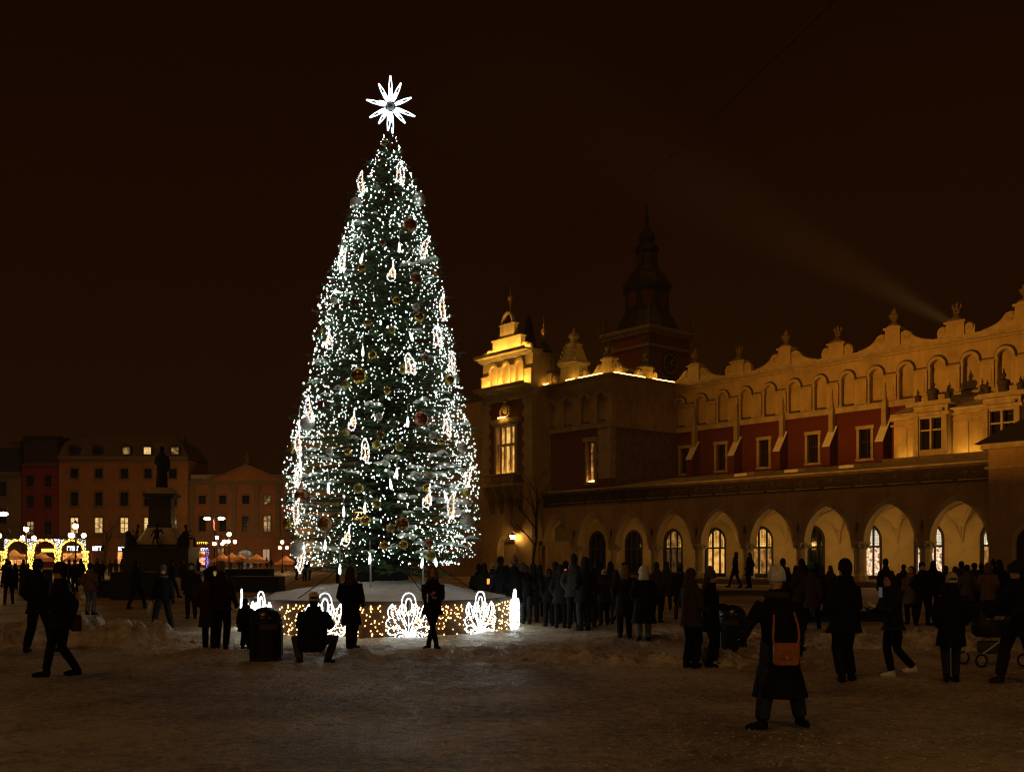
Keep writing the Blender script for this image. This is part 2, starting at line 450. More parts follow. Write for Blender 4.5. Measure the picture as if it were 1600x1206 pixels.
# ------------------------------------------------------------------ Christmas tree platform
M_panel = mat("brown_panel", (.060, .026, .007), rough=.7, var=.35, scale=2, bump=.3, bscale=30)
plat = empty("tree_platform", (TC.x, TC.y, 0), 0, "round brown tree platform wrapped in warm fairy lights under a snow mound", "platform")
NP = 12
PH = .86
ang0 = R(-90)
side = 2 * PR * math.sin(PI / NP)
mbp = MB(); mbp.box(-side / 2 + .004, side / 2 - .004, -.05, .05, 0, PH - .07)
pm = mbp.mesh("panel")
mbr = MB(); mbr.box(-side / 2 - .01, side / 2 + .01, -.09, .03, PH - .068, PH)
rm = mbr.mesh("rim")
ap = PR * math.cos(PI / NP)
for k in range(NP):
    a = ang0 + R(2) + 2 * PI * k / NP
    for nm, me in (("panel", pm), ("rim", rm)):
        link(nm, me, M_panel, plat, (math.cos(a) * ap, math.sin(a) * ap, 0), a + PI / 2)
# warm net lights on the panels, far too many to tell apart
def bulbs_mesh(name, pts, r, stretch=1.3, jit=.25):
    base = np.array([(1, 0, 0), (0, 1, 0), (-1, 0, 0), (0, -1, 0), (0, 0, stretch * 1.25), (0, 0, -stretch * .8)], float)
    fs = np.array([(0, 1, 4), (1, 2, 4), (2, 3, 4), (3, 0, 4), (1, 0, 5), (2, 1, 5), (3, 2, 5), (0, 3, 5)])
    P = np.asarray(pts, float); n = len(P)
    s = r * (1 + jit * (rng.random(n) * 2 - 1))
    V = P[:, None, :] + base[None] * s[:, None, None]
    Fc = fs[None] + (np.arange(n) * 6)[:, None, None]
    me = bpy.data.meshes.new(name); me.from_pydata(V.reshape(-1, 3).tolist(), [], Fc.reshape(-1, 3).tolist())
    return me
pts = []
for k in range(NP):
    a = ang0 + R(2) + 2 * PI * k / NP
    c = Vector((math.cos(a) * (ap + .075), math.sin(a) * (ap + .075), 0)); t = Vector((-math.sin(a), math.cos(a), 0))
    for i in range(120):
        p = c + t * random.uniform(-.5, .5) * side; pts.append((p.x, p.y, .06 + (PH - .16) * random.random() ** .85))
tag(link("fairy_lights", bulbs_mesh("fairy_lights", pts, .0135), M_warm, plat), kind="stuff")
# snow mound on top
Xr = np.linspace(0, 1, 44)[:, None]; Th = np.linspace(0, 2 * PI, 161)[None, :]
rad = Xr * (PR - .06) * (1 + 0 * Th)
xx, yy = rad * np.cos(Th), rad * np.sin(Th)
zz = PH - .02 + .48 * (1 - Xr ** 1.3) + (.16 * (fbm(xx * 1.8 + 9, yy * 1.8, 4, 31) - .5) + .10 * (fbm(xx * 5 + 9, yy * 5, 3, 33) - .5)) * (1 - Xr ** 6)
zz[-1, :] = PH - .03
xx[:, -1] = xx[:, 0]; yy[:, -1] = yy[:, 0]; zz[:, -1] = zz[:, 0]
link("snow_mound", grid_mesh("snow_mound", xx, yy, zz), M_snow, plat)

# ------------------------------------------------------------------ rope light wing figures round the platform
def bez(p0, p1, p2, p3, n=9):
    o = []
    for i in range(n + 1):
        t = i / n; q = 1 - t
        o.append(tuple(q ** 3 * a + 3 * q * q * t * b + 3 * q * t * t * c + t ** 3 * d for a, b, c, d in zip(p0, p1, p2, p3)))
    return o
def wing_lines():
    L = []
    for s in (-1, 1):
        # tall outer feather
        L.append(bez((.06 * s, .10), (.30 * s, .35), (.62 * s, .55), (.50 * s, .92)) + bez((.50 * s, .92), (.38 * s, .80), (.36 * s, .62), (.30 * s, .50))[1:])
        L.append(bez((.50 * s, .92), (.68 * s, .78), (.66 * s, .62), (.54 * s, .56)) + bez((.54 * s, .56), (.72 * s, .52), (.74 * s, .34), (.56 * s, .30))[1:])
        # inner S neck
        L.append(bez((.03 * s, .04), (.04 * s, .40), (.34 * s, .55), (.28 * s, .80)) + bez((.28 * s, .80), (.24 * s, .98), (.08 * s, .92), (.12 * s, .74))[1:] + bez((.12 * s, .74), (.16 * s, .62), (.24 * s, .66), (.20 * s, .72))[1:])
        # low curls
        L.append(bez((.10 * s, .22), (.34 * s, .30), (.50 * s, .36), (.62 * s, .26)) + bez((.62 * s, .26), (.70 * s, .12), (.48 * s, .08), (.40 * s, .16))[1:])
        L.append(bez((.06 * s, .03), (.16 * s, .22), (.34 * s, .24), (.44 * s, .03)))
        L.append(bez((.14 * s, .03), (.18 * s, .13), (.28 * s, .14), (.32 * s, .03), 6))
    # tall central loop
    L.append(bez((-.05, .36), (-.30, .80), (-.26, 1.20), (0, 1.20)) + bez((0, 1.20), (.26, 1.20), (.30, .80), (.05, .36))[1:])
    L.append(bez((-.03, .62), (-.14, .85), (-.10, 1.06), (0, 1.06), 6) + bez((0, 1.06), (.10, 1.06), (.14, .85), (.03, .62), 6)[1:])
    L.append([(0, .02), (0, .35), (0, .70)])
    return L
WL = wing_lines()
M_bead = glow("white_led_bead", (.82, .98, 1.0), 16)
mf = MB(); ml = []
for L in WL:
    mf.tube([(x, 0, z) for x, z in L], .0065, 5)
    for (x, z), (x2, z2) in zip(L[:-1], L[1:]):
        for t in (.0, .5): ml.append((x + (x2 - x) * t, -.016 + random.uniform(-.006, .006), z + (z2 - z) * t))
for i in range(120):
    x = random.uniform(-.58, .58); z = random.uniform(.08, .85)
    if abs(x) > .05: ml.append((x, -.01, z))
wing_rope = mf.mesh("rope_light"); wing_led = bulbs_mesh("led_beads", ml, .0075, 1.0)
mfr = MB(); mfr.box(-.012, .012, .015, .04, 0, 1.0); mfr.box(-.45, .45, .015, .035, .28, .30); mfr.box(-.35, .35, .015, .035, .62, .64)
wing_frame = mfr.mesh("frame")
wing_spots = [(-166, "leftmost at the back of the platform, mostly hidden"), (-78, "at the far left edge of the platform, seen edge-on"), (-46, "behind the black bin at the left"), (-14, "behind the woman with long hair"),
              (17, "behind the person with crossed legs"), (48, "facing front between the crossed-legs person and the right edge"), (77, "at the far right edge of the platform, seen edge-on"),
              (108, "at the back right of the platform, only its tip showing")]
for d, w in wing_spots[1:]:
    a = R(d - 90); rr = PR + .16
    e = empty("rope_light_wings", (TC.x + math.cos(a) * rr, TC.y + math.sin(a) * rr, .02), a + PI / 2, "white rope light wing figure " + w, "light figure", "rope light wings round the tree platform")
    e.scale = (.74, 1, .86); link("frame", wing_frame, M_iron, e); tag(link("led_beads", wing_led, M_bead, e), kind="stuff"); link("rope_light", wing_rope, M_rope, e)
# ------------------------------------------------------------------ Christmas tree
TZ = [1.45, 1.9, 3.0, 4.6, 6.26, 7.9, 9.5, 11.16, 12.0, 12.62, 12.75]
TR = [1.75, 2.32, 2.46, 2.34, 1.98, 1.66, 1.23, .79, .36, .13, .03]
def trad(z): return float(np.interp(z, TZ, TR))
def tax(z): return .20 * (z / 12.7) ** 2      # the stem leans a little to the right
tree = empty("christmas_tree", (TC.x, TC.y, 0), 0, "tall snow-dusted Christmas tree covered in white fairy lights on the round platform", "Christmas tree")
M_needle = mat("spruce_needles", (.060, .120, .050), rough=.6, var=.45, scale=5, bump=0)
M_bark = mat("bark", (.05, .035, .025), rough=.9, var=.4, scale=8, bump=.6, bscale=30)
mb = MB(); mb.tube([(tax(z), 0, z) for z in (1.0, 2.5, 5, 8, 11, 12.7)], [.26, .22, .17, .12, .06, .02], 10); mb.build("trunk", M_bark, tree, True)
mb = MB(); mb.lathe([(.72, 1.02), (.66, 1.35), (.52, 1.75), (.30, 2.15)], 14); mb.build("trunk_cover", mat("black_tarpaulin", (.012, .012, .012), rough=.7, bump=.6, bscale=6), tree, True)
def bulge(a, z):
    a = a % (2 * PI)
    return .90 + .17 * float(fbm(math.cos(a) * 1.6 + 5, math.sin(a) * 1.6 + z * 1.25, 3, 77))
verts = []; faces = []
bough_pts = []; surf = []
tw_base = []
mbb = MB()
NB = 620
for i in range(NB):
    t = (i + random.random()) / NB
    z0 = 1.42 + (12.35 - 1.42) * (1 - (1 - t) ** .68)
    a = i * 2.39996 + random.uniform(-.3, .3)
    rr = trad(z0) * random.uniform(.80, 1.05) * bulge(a, z0)
    if random.random() < .09: rr *= random.uniform(1.06, 1.20)
    droop = random.uniform(.02, .22) * rr * .5
    d = Vector((math.cos(a), math.sin(a), 0)); s = Vector((-math.sin(a), math.cos(a), 0))
    nseg = 6; pts = []
    for k in range(nseg + 1):
        q = k / nseg
        pts.append(Vector((tax(z0), 0, z0)) + d * (rr * q) + Vector((0, 0, -droop * q * q * 2 + .10 * rr * q ** 3 + .04)))
    bough_pts.append((pts, d, s, rr, z0))
    if rr > .3: mbb.tube(pts, [.022 * (1 - k / nseg) + .004 for k in range(nseg + 1)], 4, cap=False)
    L = rr
    ntw = int(9 + 13 * min(1, rr / 1.6))
    for j in range(ntw):
        q = .22 + .78 * (j / (ntw - 1))
        k = min(nseg - 1, int(q * nseg)); fr = q * nseg - k
        p = pts[k].lerp(pts[k + 1], fr)
        sg = 1 if j % 2 else -1
        if j == ntw - 1: dirv = (pts[-1] - pts[-2]).normalized()
        else: dirv = (d * random.uniform(.5, .9) + s * sg * random.uniform(.45, .9) + Vector((0, 0, random.uniform(-.40, .10)))).normalized()
        tw_base.append((p, dirv, random.uniform(.20, .38) * (.65 + .35 * min(1, rr)) * (1.05 - .35 * q)))
mbb.build("boughs", M_bark, tree, fix=False)
# needles of all the twigs
for p, dv, ln in tw_base:
    nn = int(ln / .0125)
    n1 = dv.orthogonal().normalized(); n2 = dv.cross(n1)
    for k in range(nn):
        q = (k + random.random()) / nn
        b = p + dv * (ln * q)
        th = random.random() * 2 * PI
        o = n1 * math.cos(th) + n2 * math.sin(th)
        l = random.uniform(.055, .085) * (1.1 - .45 * q)
        w = n1 * (-math.sin(th)) + n2 * math.cos(th)
        tip = b + (o * .75 + dv * .75) * l
        i0 = len(verts)
        verts.append(b + w * .007); verts.append(b - w * .007); verts.append(tip)
        faces.append((i0, i0 + 1, i0 + 2))
me = bpy.data.meshes.new("crown"); me.from_pydata([v[:] for v in verts], [], faces)
link("crown", me, M_needle, tree)

# fairy lights over the whole surface, thousands of them: one part
cells = {}; bp = []
tries = 0
while len(bp) < 4800 and tries < 60000:
    tries += 1
    z = 1.62 + (12.6 - 1.62) * random.random()
    r0 = trad(z)
    if random.random() > (r0 + .12) / 2.5: continue
    a = random.random() * 2 * PI
    rr = (r0 * random.uniform(.80, 1.03) + .02) * bulge(a, z)
    # a few dark gaps, as between the strings in the photograph
    gap = float(vnoise(a * 2.2 + 3, z * 1.3, 44))
    if gap < .30 and random.random() < .75: continue
    p = (tax(z) + math.cos(a) * rr, math.sin(a) * rr, z)
    key = (int(p[0] / .075), int(p[1] / .075), int(p[2] / .075))
    if key in cells: continue
    cells[key] = 1; bp.append(p)
nbr = len(bp) // 5
tag(link("fairy_lights", bulbs_mesh("fairy_lights", bp[nbr:], .0085, 1.6, .4), M_bulb, tree), kind="stuff")
tag(link("bright_fairy_lights", bulbs_mesh("bright_fairy_lights", bp[:nbr], .0092, 1.6, .4), M_bulbb, tree), kind="stuff")

# snow lying on the boughs: lumpy drooping pads
mbs = MB()
def pad(c, d, s, w):
    vs, fs = _ico(2)
    ph = random.random() * 9
    out = []
    for p in vs:
        k = 1 + .45 * (float(vnoise(p[0] * 2.1 + ph, p[1] * 2.1 + p[2] * 1.7, 3)) - .5) * 2
        x, y, z = p[0] * w * 1.5 * k, p[1] * w * k, p[2] * w * (.55 if p[2] > 0 else .22) * k
        q = c + d * x + s * y + Vector((0, 0, z - .18 * (x * x + y * y) / w + .02)); out.append(q)
    mbs.add(out, fs)
for pts, d, s, rr, z0 in bough_pts:
    pr = .17
    if d.x > .1 and d.y < .3 and 2.2 < z0 < 4.4: pr = .50
    elif d.x < -.2 and 2.6 < z0 < 5.2: pr = .26
    elif z0 > 9.5: pr = .06
    if rr < .35 or rr > trad(z0) * 1.08 or random.random() > pr: continue
    w = random.uniform(.05, .12) * min(1, rr / 1.6 + .3) * (1.25 if pr > .3 else 1)
    for k in range(random.choice((2, 3, 4, 5))):
        f = random.uniform(.68, .95); i = min(5, int(f * 6)); c = pts[i].lerp(pts[i + 1], f * 6 - i)
        pad(c + s * random.uniform(-.12, .12) + Vector((0, 0, .02)), (pts[i + 1] - pts[i]).normalized(), s, w * random.uniform(.6, 1.3))
tag(mbs.build("lying_snow", M_tsnow, tree, True, fix=False), kind="stuff")

# ---- star on the tip
star = empty("tree_star", (TC.x + .215, TC.y - .05, hz(168, TC.y)), 0, "glowing white many-pointed star on the very tip of the Christmas tree", "star")
spikes = [(0, .78), (28, .62), (62, .60), (-28, .62), (-72, .66), (-118, .60), (-150, .58), (108, .66), (140, .60), (176, .66), (-174, .62), (20, .30), (-60, .35)]
for k, (deg, ln) in enumerate(spikes):
    a = R(deg); yy = (.0, -.22, .2, -.12, .12)[k % 5]
    d = Vector((math.sin(a), yy, math.cos(a))).normalized()
    sd = d.cross(Vector((0, 1, 0))).normalized(); m = MB()
    m.tube([d * .13 - sd * .020, d * .24 - sd * .040, d * ln * .72 - sd * .034, d * ln - sd * .006, d * ln + sd * .006, d * ln * .72 + sd * .034, d * .24 + sd * .040, d * .13 + sd * .020], .015, 6)
    m.tube([d * .15, d * ln * .6], .010, 5)
    m.build("star_ray", M_star, star, True)
for deg in (40, -45, 128, -128):
    a = R(deg); d = Vector((math.sin(a), .3, math.cos(a)))
    m = MB(); m.tube([d * .1, d * .80], .012, 5); m.build("wire_ray", M_iron, star)
m = MB(); m.ball((0, 0, 0), .10, 2); m.build("hub", mat("grey_star_hub", (.35, .4, .42), rough=.4, var=0, bump=0), star, True)
m = MB(); m.tube([(0, .02, -.05), (0, .02, -.72)], .022, 6); m.build("mast", M_iron, star)

def on_tree(px, py, out=1.03):
    """place on the front of the crown, seen at px, py"""
    z = hz(py, TC.y); r = trad(z) * out + .03
    for _ in range(3):
        x = (px - 800) * (TC.y - r * .6) / F - TC.x - tax(z)
        x = max(-r * .999, min(r * .999, x)); y = -math.sqrt(max(0, r * r - x * x))
        z = CAMZ + (870 - py) * (TC.y + y) / F; r = trad(z) * out + .03
        x = (px - 800) * (TC.y + y) / F - TC.x - tax(z)
    lim = trad(z) * .93; x = max(-lim, min(lim, x))
    return Vector((TC.x + tax(z) + x, TC.y + y, z)), math.atan2(y, x)

# ---- lit figures hung in the tree
def fig(kind):
    if kind == 0:   # leaf with a curled hem
        L = [bez((.02, .36), (-.20, .26), (-.06, .02), (-.20, -.22), 12), bez((.02, .36), (.14, .26), (.16, -.05), (.06, -.36), 12), bez((-.20, -.22), (-.08, -.14), (-.02, -.30), (.06, -.36), 8), bez((0, .2), (-.04, .05), (.02, -.1), (-.03, -.22), 6)]
    elif kind == 1:  # comet swirl
        L = [bez((.04, .38), (-.02, .20), (.12, .05), (.10, -.12), 10) + bez((.10, -.12), (.10, -.36), (-.20, -.34), (-.16, -.14), 8)[1:] + bez((-.16, -.14), (-.12, -.02), (.02, -.08), (-.02, -.18), 6)[1:],
             bez((-.16, -.14), (-.10, .04), (.02, .02), (.04, .38), 8)]
    else:            # long wing
        L = [bez((.10, .40), (-.22, .20), (-.18, -.10), (-.04, -.38), 12), bez((.10, .40), (.02, .10), (.10, -.10), (.08, -.34), 10), bez((-.04, -.38), (0, -.26), (.04, -.26), (.08, -.34), 5)]
    m = MB(); wl = []; ol = []
    for l in L:
        m.tube([(x, 0, z) for x, z in l], .007, 5)
        for (x, z), (x2, z2) in zip(l[:-1], l[1:]):
            for t in (0, .33, .66): ol.append((x + (x2 - x) * t + random.uniform(-.022, .022), random.uniform(-.05, .02), z + (z2 - z) * t + random.uniform(-.015, .015)))
    for i in range(46):
        l = random.choice(L); q = random.choice(l); wl.append((q[0] * random.uniform(.2, .85), -.015, q[1] * random.uniform(.3, .95)))
    return m.mesh("light_outline"), bulbs_mesh("warm_beads", wl, .011, 1.0), bulbs_mesh("white_beads", ol, .0100, 1.0, .5)
FIGS = [fig(0), fig(1), fig(2)]
FIGN = ["leaf-shaped", "swirl-shaped", "wing-shaped"]
M_fig = glow("figure_rope_light", (.95, .96, 1.0), .7)
M_figb = glow("figure_white_beads", (1.0, .95, .92), 4.5)
M_figw = glow("figure_warm_beads", (1.0, .50, .16), 4)
figs = [(565, 287, 2), (626, 273, 0), (536, 408, 2), (613, 425, 1), (664, 388, 2), (692, 482, 2), (515, 530, 1), (684, 527, 0), (641, 570, 0), (552, 657, 1), (571, 705, 0), (699, 665, 0), (736, 745, 2), (669, 778, 1), (706, 790, 2),
        (543, 838, 1), (467, 695, 2), (464, 800, 2), (471, 876, 0), (484, 640, 2), (708, 568, 0), (466, 745, 0)]
def where_on_tree(px, py):
    v = "near the very top" if py < 300 else "in the upper third" if py < 450 else "above mid-height" if py < 600 else "below mid-height" if py < 730 else "near the bottom"
    c = np.interp(py, [200, 890], [612, 600]); r = trad(hz(py, TC.y)) * 61
    q = (px - c) / max(r, 8)
    h = "at the left edge" if q < -.72 else "left of centre" if q < -.25 else "in the middle" if q < .25 else "right of centre" if q < .72 else "at the right edge"
    return v + " " + h
used = {}
def uniq(lbl):
    """a later one of the same description says so"""
    n = used.get(lbl, 0); used[lbl] = n + 1
    return lbl if n == 0 else lbl + (", the lower one", ", the third down", ", the fourth down", ", the fifth down")[min(n - 1, 3)]
for px, py, k in sorted(figs, key=lambda q: q[1]):
    p, a = on_tree(px, py, 1.05)
    e = empty("light_figure", p, a + PI / 2, uniq("lit %s figure %s of the tree" % (FIGN[k], where_on_tree(px, py))), "tree ornament", "lit figures hung in the Christmas tree")
    e.rotation_euler = (0, R(random.uniform(-16, 16)), (a + PI / 2) * .55)
    e.scale = (random.uniform(.62, .80), 1, random.uniform(.72, .90))
    link("light_outline", FIGS[k][0], M_fig, e); tag(link("warm_beads", FIGS[k][1], M_figw, e), kind="stuff"); tag(link("white_beads", FIGS[k][2], M_figb, e), kind="stuff")

# ---- hanging light tubes with a bright drop
m = MB(); m.tube([(0, 0, .36), (0, 0, -.05)], .013, 6); tube_me = m.mesh("tube")
m = MB(); m.lathe([(.006, .10), (.022, .0), (.034, -.10), (.028, -.16), (.006, -.19)], 8); drop_me = m.mesh("drop", True)
M_tube = mat("frosted_tube", (.45, .48, .48), rough=.4, var=0, bump=0)
M_drop = glow("falling_drop_light", (.85, 1.0, .97), 2.6)
for px, py in sorted([(566, 400), (641, 522), (567, 545), (637, 655), (513, 758), (537, 795), (578, 868), (531, 885), (508, 848), (695, 770), (620, 735), (570, 790), (468, 660), (534, 388), (469, 720), (660, 875), (680, 873), (610, 752), (624, 383)], key=lambda q: q[1]):
    p, a = on_tree(px, py, 1.03)
    e = empty("light_tube", p, 0, uniq("light tube with drop %s of the tree" % where_on_tree(px, py)), "tree ornament", "light tubes hung in the Christmas tree")
    e.rotation_euler = (R(random.uniform(-6, 6)), R(random.choice((0, 0, random.uniform(-25, 25)))), 0)
    link("tube", tube_me, M_tube, e); link("drop", drop_me, M_drop, e)

# ---- baubles
m = MB(); m.ball((0, 0, 0), 1, 3); ball_me = m.mesh("ball", True)
m = MB(); m.lathe([(.18, .95), (.18, 1.12), (.08, 1.14), (.05, 1.3)], 8); cap_me = m.mesh("cap")
m = MB()
for q in range(-3, 4):
    zq = q * .26; rq = math.sqrt(max(.02, 1.0 - zq * zq)) * 1.01
    m.ring((0, 0, zq), rq, .03, 18, 4)
for q in range(6):
    m.tube([(math.cos(R(30 * q)) * math.sin(t) * 1.01, math.sin(R(30 * q)) * math.sin(t) * 1.01, math.cos(t)) for t in [i * PI / 8 for i in range(17)]], .03, 4)
mesh_me = m.mesh("wire_mesh")
M_b = {"gold": mat("gold_bauble", (.42, .30, .06), rough=.18, metal=.85, var=.2, bump=0), "amber": mat("amber_bauble", (.22, .09, .02), rough=.15, metal=.5, var=.3, bump=0, spec=.7),
       "pale": mat("pale_bauble", (.50, .50, .46), rough=.4, metal=.2, var=.15, bump=.1), "clear yellow": mat("yellow_bauble", (.36, .33, .07), rough=.12, metal=.4, var=.2, bump=0, spec=.8),
       "copper": mat("copper_bauble", (.36, .13, .08), rough=.25, metal=.7, var=.2, bump=0)}
baubs = [(480, 662, 12, "pale"), (472, 775, 12, "amber"), (466, 858, 13, "pale"), (508, 818, 13, "amber"), (561, 588, 13, "gold"), (658, 655, 12, "copper"), (628, 818, 11, "amber"), (730, 815, 12, "pale"), (640, 352, 12, "amber"),
         (543, 318, 10, "pale"), (656, 312, 11, "pale"), (523, 388, 9, "pale"), (561, 763, 8, "clear yellow"), (589, 787, 7, "clear yellow"), (571, 813, 8, "gold"), (588, 695, 7, "clear yellow"), (624, 698, 7, "clear yellow"),
         (676, 680, 6, "pale"), (544, 706, 6, "gold"), (541, 676, 6, "clear yellow"), (594, 679, 6, "amber"), (592, 651, 6, "pale"), (630, 578, 8, "clear yellow"), (701, 594, 9, "gold"), (727, 592, 8, "pale"), (666, 762, 7, "gold"),
         (600, 852, 7, "gold"), (630, 851, 7, "gold"), (671, 848, 7, "copper"), (728, 770, 8, "clear yellow"), (451, 818, 10, "gold"), (484, 520, 7, "gold"), (700, 478, 9, "gold"), (688, 425, 8, "amber"), (566, 420, 7, "gold"),
         (650, 436, 9, "amber"), (612, 516, 6, "clear yellow"), (655, 496, 8, "gold"), (600, 224, 5, "gold"), (598, 380, 5, "amber"), (650, 480, 6, "pale"), (619, 470, 6, "gold"), (722, 700, 8, "pale"), (515, 705, 6, "pale"), (672, 868, 9, "clear yellow"),
         (738, 860, 8, "copper"), (689, 690, 5, "gold"), (610, 825, 7, "clear yellow"), (457, 700, 8, "gold"), (582, 555, 7, "gold"), (522, 470, 6, "pale"), (575, 505, 6, "gold"), (664, 560, 6, "amber"), (541, 600, 7, "clear yellow"), (605, 610, 6, "gold")]
for px, py, r, c in sorted(baubs, key=lambda q: q[1]):
    p, a = on_tree(px, py, .97)
    rm_ = r * TC.y / F * .92
    e = empty("bauble", p, 0, uniq("%s %s bauble %s of the tree" % ("large" if r > 9 else "small" if r < 8 else "mid-sized", c, where_on_tree(px, py))), "bauble", "baubles hung in the Christmas tree")
    e.scale = (rm_, rm_, rm_)
    link("ball", ball_me, M_b[c], e); link("cap", cap_me, M_gold, e)
    if c == "pale" and r > 9: link("wire_mesh", mesh_me, M_tube, e)
# ---- two white poles and guy wires of the stand
for q, (px, y0, y1) in enumerate(((579, 862, 925), (661, 862, 922))):
    b = at(px, y1, 24.1); m = MB(); m.tube([(0, 0, -.25), (0, 0, (y1 - y0) * 24.1 / F)], .02, 8)
    tag(m.build("support_pole", M_tube, None, True, (b.x, b.y, b.z)), "thin white pole under the tree, %s of the dark trunk cover" % ("left", "right")[q], "pole", "poles under the Christmas tree")
for q, (a, zt) in enumerate(((-62, 2.2), (-25, 2.4), (-125, 2.2), (-160, 2.3))):
    m = MB(); a = R(a); m.tube([(math.cos(a) * .25, math.sin(a) * .25, zt), (math.cos(a) * 2.9, math.sin(a) * 2.9, .88)], .012, 5)
    m.build("guy_wire", M_iron, tree)
# ------------------------------------------------------------------ the market hall with its arcade (right)
# local x runs along the arcade towards the viewer, y into the building
BX = 4.3
TH = math.atan2(-.767, .641)
HO = Vector((27.18, 56.8, 0))
hall = empty("market_hall", HO, TH, "long floodlit market hall with pointed arcade, red brick upper wall and scrolled parapet", "building")
def H(px, py, D):
    """hall-local point on the plane local y = D"""
    D2 = 57.26 + D
    Y = F * D2 / .767 / (px + 520.0)
    return ((56.8 + .641 * D) - Y) / .767, CAMZ + (870 - py) * Y / F
FL = .34      # arcade floor
mb = MB(); mb.box(-39.5, 9.5, -1.6, 9, -.2, FL); mb.build("plinth", M_brickdark, hall)
M_vault = mat("vault_plaster", (.50, .38, .19), rough=.9, var=.15, scale=1, bump=.15)
# --- arcade front: one wall piece per bay, its arch moulding and its pier
ZS, AH, AW = 2.8, 2.38, 1.74
P = arch(AW, ZS, AH, 10)
bay = MB(); bay.prism([(-BX / 2, ZS), (-AW, ZS)] + P[1:-1] + [(AW, ZS), (BX / 2, ZS), (BX / 2, 6.15), (-BX / 2, 6.15)], 0, .75); bay_me = bay.mesh("arch_wall")
mo = MB(); arch_band(mo, 0, AW - .06, ZS, AH - .06, .20, -.10, .12); arch_band(mo, 0, AW + .16, ZS, AH + .20, .10, -.05, .05); mo_me = mo.mesh("arch_moulding")
pr = MB(); pr.lathe([(.46, FL), (.46, FL + .35), (.40, FL + .42), (.36, FL + .5), (.36, 2.32)], 8, (0, .36, 0), .5)
pr_me = pr.mesh("pier")
cp = MB(); cp.lathe([(.37, 2.32), (.44, 2.40), (.42, 2.46), (.50, 2.62), (.60, 2.68), (.60, 2.80)], 8, (0, .36, 0), .5); cp_me = cp.mesh("capital")
lf = MB()
for q in range(10):
    a = 2 * PI * q / 10; lf.ball((math.cos(a) * .5, .36 + math.sin(a) * .5, 2.56), .10, 1, (1, 1, 1.3))
lf_me = lf.mesh("leaf_carving", True)
vx = np.linspace(-BX / 2, BX / 2, 25); vy = np.linspace(.7, 4.8, 23); VX, VY = np.meshgrid(vx, vy)
def pprof(u, a, h):
    u = np.clip(np.abs(u), 0, a); Rr = (a * a + h * h) / (2 * a)
    return np.sqrt(np.clip(Rr * Rr - (u + Rr - a) ** 2, 0, None))
VZ = ZS + np.maximum(pprof(VX, BX / 2, 2.55), pprof(VY - 2.75, 2.05, 2.45)) + .0
vault_me = grid_mesh("vault", VX, VY, VZ); vault_me.flip_normals(); vault_me.polygons.foreach_set("use_smooth", [False] * len(vault_me.polygons))
rib = MB()
for sx in (-1, 1):
    rib.tube([(sx * (-BX / 2 + BX * t), .7 + 4.1 * t, ZS + float(np.maximum(pprof(-BX / 2 + BX * t, BX / 2, 2.55), pprof(.7 + 4.1 * t - 2.75, 2.05, 2.45))) - .04) for t in [i / 16 for i in range(17)]], .07, 5)
rib_me = rib.mesh("vault_rib")
# shop wall behind: one piece per bay with an arched opening
WW, WZ, WH = 1.02, 3.0, 1.1
W2 = arch(WW, WZ, WH, 8)
sw = MB(); sw.prism([(-BX / 2, FL), (-WW, FL)] + W2 + [(WW, FL), (BX / 2, FL), (BX / 2, 5.5), (-BX / 2, 5.5)], 4.8, 5.2); sw_me = sw.mesh("shop_wall")
wf = MB(); arch_band(wf, 0, WW - .17, WZ, WH - .17, .19, 4.80, 5.02, 8, True, WZ - FL)
wf.box(-WW, WW, 4.85, 5.01, 2.48, 2.62)
for x in (-.34, .34): wf.box(x - .05, x + .05, 4.87, 4.99, FL, 3.95)
wf.box(-WW, WW, 4.87, 4.99, FL, FL + .28)
wf_me = wf.mesh("window_frame")
lt = MB()
for i in range(-6, 7):
    x = i * .15
    lt.box(x - .008, x + .008, 4.93, 4.95, 2.62, WZ + WH * math.sqrt(max(0, 1 - (x / WW) ** 2)) * .93)
for j in range(7): lt.box(-WW * (1 - (j / 9) ** 2) + .06, WW * (1 - (j / 9) ** 2) - .06, 4.932, 4.948, 2.8 + j * .17 - .008, 2.8 + j * .17 + .008)
lt_me = lt.mesh("lattice")
def pane_me(lo, hi):
    m = MB()
    if hi > 3: m.prism([(-WW, lo)] + [(x, z) for x, z in W2] + [(WW, lo)], 5.02, 5.03)
    else: m.box(-WW, WW, 5.02, 5.03, lo, hi)
    return m.mesh("pane")
pt_me, pl_me = pane_me(2.6, 4), pane_me(FL, 2.5)
L_warm = lit_pane("lit_amber", (.75, .36, .07), (1.0, .62, .18), 1.1, 1.6, .3)
L_dim = lit_pane("lit_dim", (.30, .13, .03), (.85, .45, .11), .8, 2.0, .1)
L_shop = lit_pane("lit_shop", (.70, .42, .22), (1.0, .92, .75), 1.35, 5.0, .12)
L_white = lit_pane("lit_white", (1.0, .85, .55), (1.0, .95, .8), .85, 2.0, .5)
L_low = lit_pane("lit_faint", (.10, .05, .015), (.22, .11, .03), .5, 2.0, .1)
upper = [L_white, L_white, L_white, M_glass, L_warm, L_warm, L_dim, L_low, L_low]
lower = [L_dim, L_shop, L_shop, M_glass, L_dim, L_warm, L_low, M_glass, M_glass]
